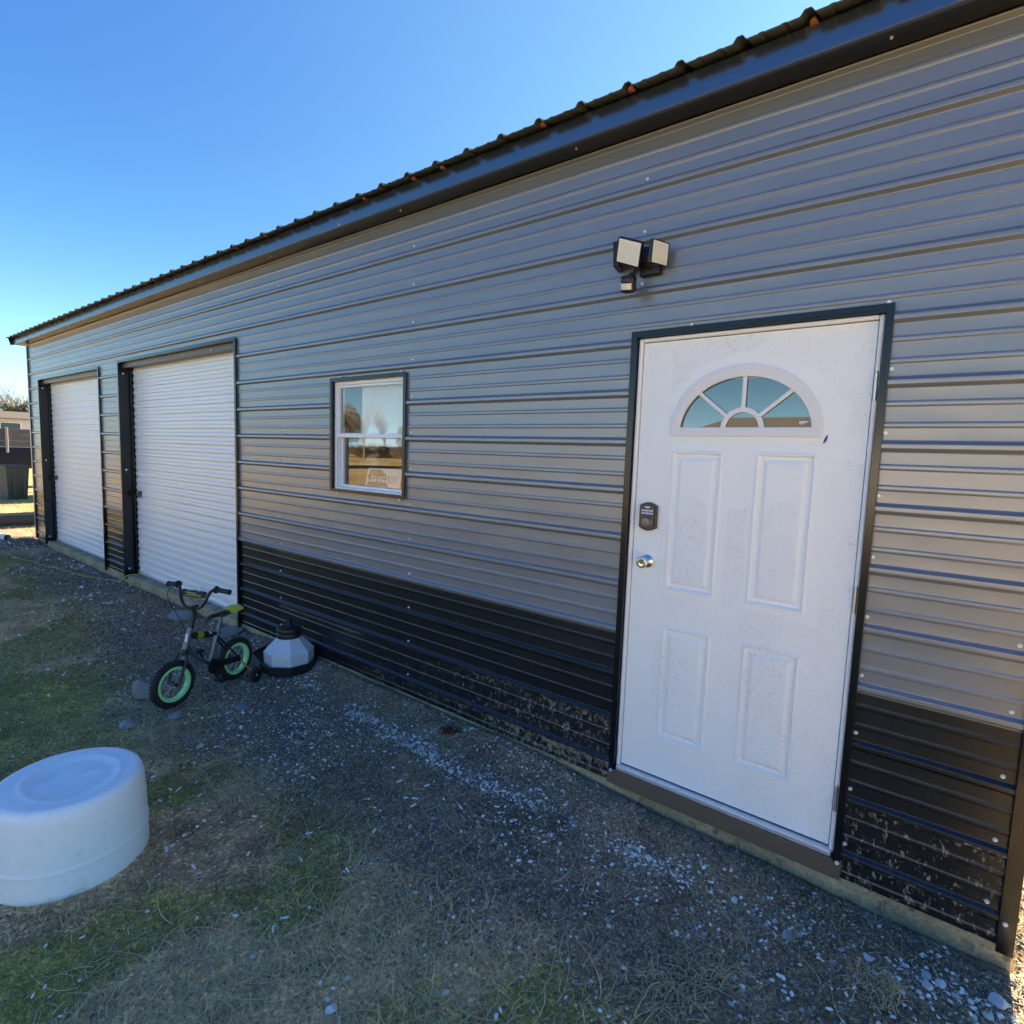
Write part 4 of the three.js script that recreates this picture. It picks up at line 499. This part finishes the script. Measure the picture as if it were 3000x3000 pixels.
  scatter('straw_stems', 1700, blade(7, 0.2, 70, 0.5), strawM, () => { const [x, z] = r() < 0.75 ? [-4.7 + 5.0 * r(), 0.5 + 2.3 * r()] : [-8 + 3.4 * r(), 0.5 + 1.6 * r()]; if (r() > strawMask(x, z) + 0.05) return; const h = 0.08 + 0.14 * r(), k = 0.8 + 0.6 * r(); return { x, z, lift: 0.004, ry: r() * 6.28, rx: 1.42 + 0.12 * r(), s: [(0.0026 + 0.0018 * r()) * (r() < 0.5 ? -1 : 1) * (h < 0.13 ? 1 : 0.8), h, h * (r() - 0.3) * 0.16], c: [0.70 * k, 0.53 * k, 0.28 * k] }; }, 'long straw stems lying across the yard', 'straw');
  scatter('sunlit_dry_grass', 9000, blade(3, 0.5), leafM, () => { const x = -19 + 6.6 * r(), z = -2.4 + 3.2 * r(), h = 0.03 + 0.06 * r(), k = 0.8 + 0.5 * r(); return { x, z, ry: r() * 6.28, rx: 0.3 + 0.9 * r(), s: [0.006, h, h], c: [0.42 * k, 0.33 * k, 0.15 * k] }; }, 'dry grass beyond the far end of the garage', 'grass');
}
// dry tufts one can pick out
{
  const r = rng(23), tuftM = mat(0.46, 0.39, 0.24, 0.9, { side: THREE.DoubleSide });
  const tuft = (n, sp, h) => { const gs = []; for (let i = 0; i < n * 2; i++) { const a = r() * 6.28, b0 = sp * 0.75 * Math.sqrt(r()), a0 = r() * 6.28, L = h * (0.15 + 0.85 * r() * r()), l = sp * (0.12 + 0.5 * r()), k = (r() - 0.5) * 1.6, bend = 0.3 + 0.6 * r(), pts = []; let x = b0 * Math.cos(a0), z = b0 * Math.sin(a0); for (let q = 0; q <= 4; q++) { const t = q / 4; pts.push([x, L * Math.sin(Math.min(1, t / bend) * 1.57) * (1 - 0.6 * Math.max(0, t - bend)) + 0.002, z]); x += Math.cos(a + k * t) * l / 4; z += Math.sin(a + k * t) * l / 4; } gs.push(tube(pts, 0.0007 + 0.0011 * r(), 6, 3)); } return mer(gs); };
  for (const [u, v, n, s, h, lab] of [[2560, 2880, 70, 0.10, 0.06, 'spiky straw tuft below the corner of the garage'], [2060, 2820, 90, 0.12, 0.05, 'matted straw tuft in front of the entry door'], [848, 2505, 40, 0.06, 0.025, 'flat star shaped dry grass tuft beside cigarette ends'], [1180, 2215, 36, 0.04, 0.03, 'small olive grass tuft on the open gravel'], [420, 2080, 44, 0.16, 0.02, 'heap of loose straw beside the front wheel of the bicycle'], [1960, 2900, 70, 0.12, 0.05, 'wide dry tuft at the front edge of the grass']]) {
    const [x, z] = groundAt(u, v); const o = obj('grass_tuft', tuft(n, s, h), tuftM); o.position.set(x, groundY(x, z), z); tag(o, lab, 'grass tuft'); }
  const [x, z] = groundAt(1315, 2148), gs = []; for (let i = 0; i < 90; i++) { const a = r() * 6.28, d = 0.05 * Math.sqrt(r()), L = 0.02 + 0.02 * r(), b = r() * 6.28; gs.push(tube([[d * Math.cos(a), 0.004 + 0.014 * r(), d * Math.sin(a)], [d * Math.cos(a) + L * 0.5 * Math.cos(b), 0.01 + 0.015 * r(), d * Math.sin(a) + L * 0.5 * Math.sin(b)], [d * Math.cos(a) + L * Math.cos(b), 0.004 + 0.01 * r(), d * Math.sin(a) + L * Math.sin(b)]], 0.0018, 4, 4)); }
  const o = obj('rust_brown_clump', gs, mat(0.14, 0.05, 0.028, 0.9)); o.position.set(x, groundY(x, z), z); tag(o, 'rust brown clump of dead needles at the foot of the black wall', 'debris');
}
// cigarette ends, one by one
{
  const r = rng(37), white = mat(0.86, 0.84, 0.80, 0.85), tan = mat(0.72, 0.36, 0.10, 0.8);
  const W = [[-2.463, 0.918], [-2.235, 0.588], [-2.117, 0.646], [-1.985, 0.579], [-1.987, 0.717], [-1.949, 0.692], [-1.914, 0.736], [-1.84, 0.603], [-1.732, 0.598], [-1.606, 0.481], [-2.394, 1.263], [-2.106, 1.168], [-1.911, 0.967], [-1.808, 0.848], [-1.988, 1.281], [-1.793, 1.193], [-2.177, 1.401], [-1.766, 1.48], [-1.751, 1.532], [-3.631, 0.223], [-3.693, 0.523], [-5.398, 1.471], [-5.227, 1.471], [-4.581, 1.51], [-4.984, 1.326], [-2.833, 1.492], [-2.863, 1.398], [-2.892, 1.423], [-2.736, 1.354], [-2.27, 1.578], [-2.458, 1.606], [-7.936, 0.823]];
  const T = [[-2.123, 0.853], [-2.051, 0.871], [-2.304, 1.261], [-1.987, 1.221], [-1.888, 1.182], [-2.009, 0.165], [-2.829, 1.047]];
  const cg = (L, r0, dent) => { const g = new THREE.CylinderGeometry(r0, r0 * 0.94, L, 10, 3); const p = g.attributes.position; for (let i = 0; i < p.count; i++) p.setX(i, p.getX(i) * (1 - dent * Math.abs(p.getY(i)) / L)); return g.rotateZ(Math.PI / 2); };
  const wg = [cg(0.026, 0.0042, 0.3), cg(0.021, 0.0044, 0.6), cg(0.030, 0.0041, 0.2)];
  W.forEach(([x, z], i) => { const o = obj('cigarette_end', wg[i % 3], white); o.position.set(x, groundY(x, z) + 0.005, z); o.rotation.set(0, r() * 6.28, (r() - 0.5) * 0.3); tag(o, 'white filter cigarette end lying on the ground', 'cigarette end', 'white cigarette ends on the ground'); });
  T.forEach(([x, z], i) => { const t = thing('tan_cigarette_end', 'cigarette end with orange tan filter lying on the ground', 'cigarette end', [x, groundY(x, z) + 0.005, z], r() * 6.28, 'tan cigarette ends on the ground'); obj('filter', [cg(0.024, 0.0039, 0.2)], tan, t); const p = obj('paper', [cg(0.011, 0.0038, 0.5)], white, t); p.position.x = 0.0172; });
}
// yellow cord to the roll-up door, bits on the ground at the far end
{
  const pts = [[-13.4, 0.80], [-12.2, 0.66], [-11.153, 0.579], [-10.569, 0.537], [-10.29, 0.514], [-10.017, 0.447], [-9.729, 0.433], [-9.397, 0.357], [-8.93, 0.291], [-8.558, 0.24], [-8.405, 0.178], [-8.12, 0.09], [-7.95, 0.04]].map(([x, z]) => [x, groundY(x, z) + 0.012, z]); pts.push([-7.80, 0.05, 0.01], [-7.74, 0.056, -0.09]);
  tag(obj('extension_cord', [tube(pts, 0.0075, 160, 6)], mat(0.42, 0.33, 0.10, 0.6)), 'yellow extension cord running over the ground to the roll-up door', 'cord');
  tag(obj('plastic_pipe', [rod([-12.9, 0.055, 0.62], [-11.9, 0.05, 0.36], 0.055, 0.055, 20, true), rod([-12.9, 0.055, 0.62], [-11.9, 0.05, 0.36], 0.048, 0.048, 20, true)], mat(0.55, 0.66, 0.74, 0.5)), 'pale blue plastic pipe lying beyond the far corner', 'pipe');
  const lg = []; { const r = rng(3); const p = []; for (let i = 0; i <= 9; i++) p.push([-13.75 + 0.02 * r(), 0.10 + 0.02 * r(), -0.75 + i * 0.17]); lg.push(tube(p, 0.105, 40, 12)); }
  const log = obj('log', lg, mat(0.115, 0.085, 0.062, 0.95)); tag(log, 'brown log lying in the dry grass beyond the far corner', 'log');
  { const g = log.geometry, p = g.attributes.position; for (let i = 0; i < p.count; i++) { const k = 0.03 * (fbm(p.getZ(i) * 9, p.getY(i) * 14 + p.getX(i) * 9, 77, 3) - 0.5); p.setY(i, p.getY(i) + k); p.setX(i, p.getX(i) + k * 0.6); } g.computeVertexNormals(); }
}
// ---------------------------------------------------------------- beyond the far end: bin, trailer, mobile home, trees
{
  const b = thing('trash_cart', 'grey green wheeled trash cart beside the trailer', 'trash cart', [-19.7, groundY(-19.7, -1.2), -1.22], 0.15), gsc = b.scale.set(0.9, 1, 0.85), gm = mat(0.060, 0.075, 0.062, 0.6);
  const sh = (w0, w1, d0, d1, h) => { const g = new THREE.BoxGeometry(1, h, 1, 1, 1, 1), p = g.attributes.position; for (let i = 0; i < p.count; i++) { const t = p.getY(i) > 0; p.setXYZ(i, p.getX(i) * (t ? d1 : d0), p.getY(i) + h / 2, p.getZ(i) * (t ? w1 : w0)); } g.computeVertexNormals(); return g; };
  obj('bin_body', [sh(0.48, 0.58, 0.50, 0.66, 0.84)], gm, b); obj('lid', [rbox(-0.36, 0.37, 0.84, 0.90, -0.31, 0.31, 0.02)], gm, b); obj('ribs', [-0.15, 0.1].map(z => rbox(0.26, 0.325, 0.10, 0.80, z - 0.03, z + 0.03, 0.01)), gm, b);
  for (const z of [-0.2, 0.2]) obj('wheel', [rod([-0.24, 0.1, z - 0.03], [-0.24, 0.1, z + 0.03], 0.1, 0.1, 16)], M.rubber, b);
  { const q = thing('low_bench', 'small cream wooden bench beside the trash cart', 'bench', [-20.2, groundY(-20.2, -1.75), -1.75], 0.1), wm = mat(0.62, 0.58, 0.44, 0.8); obj('seat', [rbox(-0.12, 0.12, 0.24, 0.30, -0.35, 0.35, 0.01)], wm, q); for (const z of [-0.3, 0.3]) obj('leg', [rbox(-0.10, 0.10, 0, 0.239, z - 0.03, z + 0.03, 0.005)], wm, q); }
  const t = thing('utility_trailer', 'dark utility trailer with grey weathered side boards', 'trailer', [-22.2, 0, -1.6], 0), wd = mat(0.115, 0.108, 0.10, 0.9);
  obj('trailer_body', [rbox(-0.9, 0.5, 0.86, 1.36, -2.2, 1.3, 0.02)], mat(0.010, 0.015, 0.030, 0.3), t); obj('underframe', [box(-0.85, 0.45, 0.74, 0.857, -2.1, 1.2)], M.plastic, t);
  for (let i = 0; i < 3; i++) obj('side_board', [rbox(0.46, 0.50, 1.375 + i * 0.172, 1.5455 + i * 0.172, -2.15, 0.06, 0.006)], wd, t);
  for (let i = 0; i < 3; i++) obj('side_board', [rbox(0.46, 0.50, 1.375 + i * 0.172, 1.5455 + i * 0.172, 0.14, 1.25, 0.006)], wd, t);
  for (const z of [0.10, -2.1, 1.2]) obj('stake', [rbox(0.43, 0.52, 1.2, 1.93, z - 0.03, z + 0.03, 0.005)], mat(0.36, 0.33, 0.28, 0.9), t);
  for (const z of [-1.1, 0.5]) obj('wheel', [rod([0.25, 0.36, z], [0.50, 0.36, z], 0.36, 0.36, 22)], M.rubber, t);
  const m = thing('mobile_home', 'white mobile home with low brown roof behind the trailer', 'house', [-43, 0, -8], 0.1);
  obj('wall', [box(-2.2, 2.2, 0.5, 2.62, -7, 10)], mat(0.50, 0.53, 0.58, 0.6), m);
  { const s = new THREE.Shape(); s.moveTo(-2.5, 2.62); s.lineTo(0, 3.05); s.lineTo(2.5, 2.62); s.lineTo(2.5, 2.56); s.lineTo(-2.5, 2.56); obj('roof', [place(extr(s, 17.6, 0), 0, 0.03, -7.3)], mat(0.075, 0.062, 0.048, 0.9), m); }
  for (const z of [-3.4, 3.1, 7.2]) { const w = obj('window', [rbox(2.19, 2.24, 1.62, 2.44, z - 0.48, z + 0.48, 0.01)], M.vinyl, m); obj('pane', [box(2.241, 2.248, 1.68, 2.00, z - 0.42, z + 0.42), box(2.241, 2.248, 2.06, 2.39, z - 0.42, z + 0.42)], mat(0.02, 0.022, 0.03, 0.1), w); }
  for (const [x0, x1, z0, z1, h, lab] of [[-15.7, -13.3, -9.4, -5.2, 2.5, 'brown plank shed behind the far end of the garage'], [-20.4, -18.2, -10.5, -7.0, 2.9, 'tall weathered shed behind the trash cart']]) {
    const q = thing('plank_shed', lab, 'shed', [(x0 + x1) / 2, 0, (z0 + z1) / 2]), w = (x1 - x0) / 2, d = (z1 - z0) / 2, sm = mat(0.16, 0.12, 0.085, 0.9);
    obj('wall', [box(-w, w, -0.1, h - 0.3, -d, d)], sm, q); for (let k = 0; k < 12; k++) obj('plank', [rbox(-w + k * w / 6 + 0.005, -w + (k + 1) * w / 6 - 0.005, 0, h - 0.32, d + 0.003, d + 0.022, 0.003)], sm, q);
    const s = new THREE.Shape(); s.moveTo(-w - 0.2, h - 0.3); s.lineTo(0, h); s.lineTo(w + 0.2, h - 0.3); obj('roof', [place(extr(s, 2 * d + 0.3, 0), 0, 0.01, -d - 0.15)], mat(0.10, 0.10, 0.10, 0.8), q);
  }
  // trees
  const r = rng(101);
  const bare = (h, seed) => { const q = rng(seed), gs = []; const grow = (p, d, L, rad, lev) => { const e = p.clone().addScaledVector(d, L); gs.push(rod(p.toArray(), e.toArray(), rad, rad * 0.62, lev < 2 ? 6 : 3, true)); if (lev >= 5) return; const n = lev === 0 ? 5 : lev < 3 ? 4 : 3; for (let i = 0; i < n; i++) { const t = lev === 0 ? 0.45 + 0.55 * q() : 0.35 + 0.65 * q(); const a = q() * 6.28, s = 0.35 + 0.5 * q(); const u = V3(Math.cos(a), 0.15, Math.sin(a)).multiplyScalar(s).add(d).add(V3(0, 0.12, 0)).normalize(); grow(p.clone().lerp(e, i === 0 ? 1 : t), u, L * (0.55 + 0.22 * q()), rad * 0.52, lev + 1); } }; grow(V3(0, 0, 0), V3(0.04, 1, 0).normalize(), h * 0.36, h * 0.017, 0); return mer(gs); };
  const bm = mat(0.13, 0.105, 0.085, 0.95), bareG = [bare(9.5, 5), bare(8.5, 6), bare(10, 9)];
  const tree = (k, x, z, s, lab, grp) => { const t = thing('bare_tree', lab, 'tree', [x, 0, z], r() * 6.28, grp); const o = obj('trunk_and_branches', bareG[k % 3], bm, t); o.scale.setScalar(s); return t; };
  for (const [k, x, z, s] of [[0, -78, -13.0, 0.95], [1, -84, -18.5, 1.0], [2, -76, -18.4, 0.92], [1, -82, -10.5, 0.85], [0, -86, -24, 1.0], [2, -90, -15.5, 0.9]]) tree(k, x, z, s, 'bare winter tree behind the white mobile home', 'bare trees behind the mobile home');
  // evergreen crowns: many leaf-sized faces through an uneven volume
  const crown = (rx, ry, n, seed, size) => { const q = rng(seed), pos = [], lob = []; for (let i = 0; i < 9; i++) lob.push([(q() - 0.5) * 1.3 * rx, (q() - 0.3) * 1.0 * ry, (q() - 0.5) * 1.3 * rx, 0.35 + 0.35 * q()]); for (let i = 0; i < n; i++) { const L = lob[Math.floor(q() * 9)], a = q() * 6.28, c = q() * 2 - 1, d = Math.cbrt(0.35 + 0.65 * q()), s = Math.sqrt(1 - c * c), p = V3(L[0] + rx * L[3] * d * s * Math.cos(a), L[1] + ry * L[3] * d * c, L[2] + rx * L[3] * d * s * Math.sin(a)); const u = V3(q() - 0.5, q() - 0.5, q() - 0.5).normalize().multiplyScalar(size * (0.6 + 0.8 * q())), w = V3(q() - 0.5, q() - 0.5, q() - 0.5).normalize().multiplyScalar(size * 0.5); pos.push(...p.clone().sub(u).toArray(), ...p.clone().add(w).toArray(), ...p.clone().add(u).toArray()); } const g = new THREE.BufferGeometry(); g.setAttribute('position', new THREE.Float32BufferAttribute(pos, 3)); g.computeVertexNormals(); return g; };
  const crowns = [crown(2.6, 2.4, 7000, 31, 0.15), crown(2.2, 3.0, 7000, 32, 0.15), crown(3.0, 2.0, 7000, 33, 0.16)];
  const leafs = [mat(0.085, 0.090, 0.034, 0.9, { side: THREE.DoubleSide }), mat(0.17, 0.115, 0.05, 0.9, { side: THREE.DoubleSide }), mat(0.06, 0.075, 0.03, 0.9, { side: THREE.DoubleSide })];
  const green = (k, x, z, s, lift, lab, grp, name = 'evergreen_tree') => { const t = thing(name, lab, 'tree', [x, 0, z], r() * 6.28, grp); t.scale.setScalar(s); obj('trunk', [rod([0, 0, 0], [0.1, 2.6 + lift, 0.05], 0.17, 0.09, 8)], bm, t); const c = obj('crown', crowns[k % 3], leafs[k % 3], t); c.position.y = 2.2 + lift; return t; };
  for (let i = 0; i < 9; i++) green(i, -66 - 3 * r(), -24 + i * 2.8, 0.92 + 0.15 * r(), 0.4, 'dense olive evergreen behind the mobile home', 'evergreens behind the mobile home', 'evergreen_bush');
  // what the wall, the window and the door glass mirror: house, shed, trees across the yard
  const h = thing('hip_roof_house', 'single storey pale house with grey brown shingle hip roof across the yard', 'house', [-5, 0, 41], 0);
  obj('wall', [box(-12.4, 12, 0, 2.62, -4.6, 4.6)], mat(0.62, 0.60, 0.56, 0.8), h);
  { const A = [[-13.1, 2.62, -5.3], [12.7, 2.62, -5.3], [12.7, 2.62, 5.3], [-13.1, 2.62, 5.3]], B = [-8.8, 4.86, 0], C = [8.4, 4.86, 0], tri = [A[0], A[1], C, A[0], C, B, A[1], A[2], C, A[2], A[3], B, A[2], B, C, A[3], A[0], B].flat(); const g = new THREE.BufferGeometry(); g.setAttribute('position', new THREE.Float32BufferAttribute(tri, 3)); g.computeVertexNormals(); const rf = obj('roof', [g, box(-13.05, 12.65, 2.5, 2.615, -5.25, 5.25)], mat(0.095, 0.085, 0.068, 0.95), h); obj('roof_vent', [rbox(-5.8, -5.2, 3.72, 3.95, -2.9, -2.4, 0.03), rbox(-2.6, -2.2, 3.50, 3.8, -3.2, -2.9, 0.03)], mat(0.5, 0.48, 0.45, 0.7), rf); }
  for (const x of [-9, -3, 4, 9]) { const w = obj('window', [rbox(x - 0.6, x + 0.6, 0.95, 2.15, -4.66, -4.58, 0.01)], M.vinyl, h); obj('pane', [box(x - 0.52, x + 0.52, 1.03, 2.07, -4.675, -4.662)], mat(0.03, 0.035, 0.04, 0.1), w); }
  const s2 = thing('storage_shed', 'grey wooden shed standing across the yard', 'shed', [-42, 0, 24], 0.5);
  obj('wall', [box(-3, 3, 0, 2.5, -2, 2)], mat(0.30, 0.27, 0.235, 0.9), s2); { const s = new THREE.Shape(); s.moveTo(-3.3, 2.5); s.lineTo(0, 3.4); s.lineTo(3.3, 2.5); obj('roof', [place(extr(s, 4.6, 0), 0, 0.01, -2.3)], mat(0.16, 0.15, 0.14, 0.9), s2); }
  for (let i = 0; i < 20; i++) { const a = 0.52 + i * 0.033 + 0.03 * r(), d = 96 + 14 * r(), x = -Math.sin(a + 0.2) * d, z = Math.cos(a + 0.2) * d; if (i % 3 !== 1) tree(i, x, z, 0.85 + 0.3 * r(), 'bare tree at the far side of the sunlit field', 'bare trees across the field'); else green(i, x, z, 0.9 + 0.45 * r(), 1.4, 'sunlit tree at the far side of the field', 'trees across the field'); }
  for (let i = 0; i < 40; i++) { const a = -0.35 + i * 0.042, d = 104 + 8 * r(), x = -Math.sin(a) * d, z = Math.cos(a) * d; const o = green(1, x, z, 0.55 + 0.2 * r(), -1.3, 'low brown thicket at the far side of the field', 'thickets across the field', 'thicket'); o.scale.x *= 2.2; o.scale.z *= 2.2; }
}
console.log('all built');
renderer.render(scene, camera);
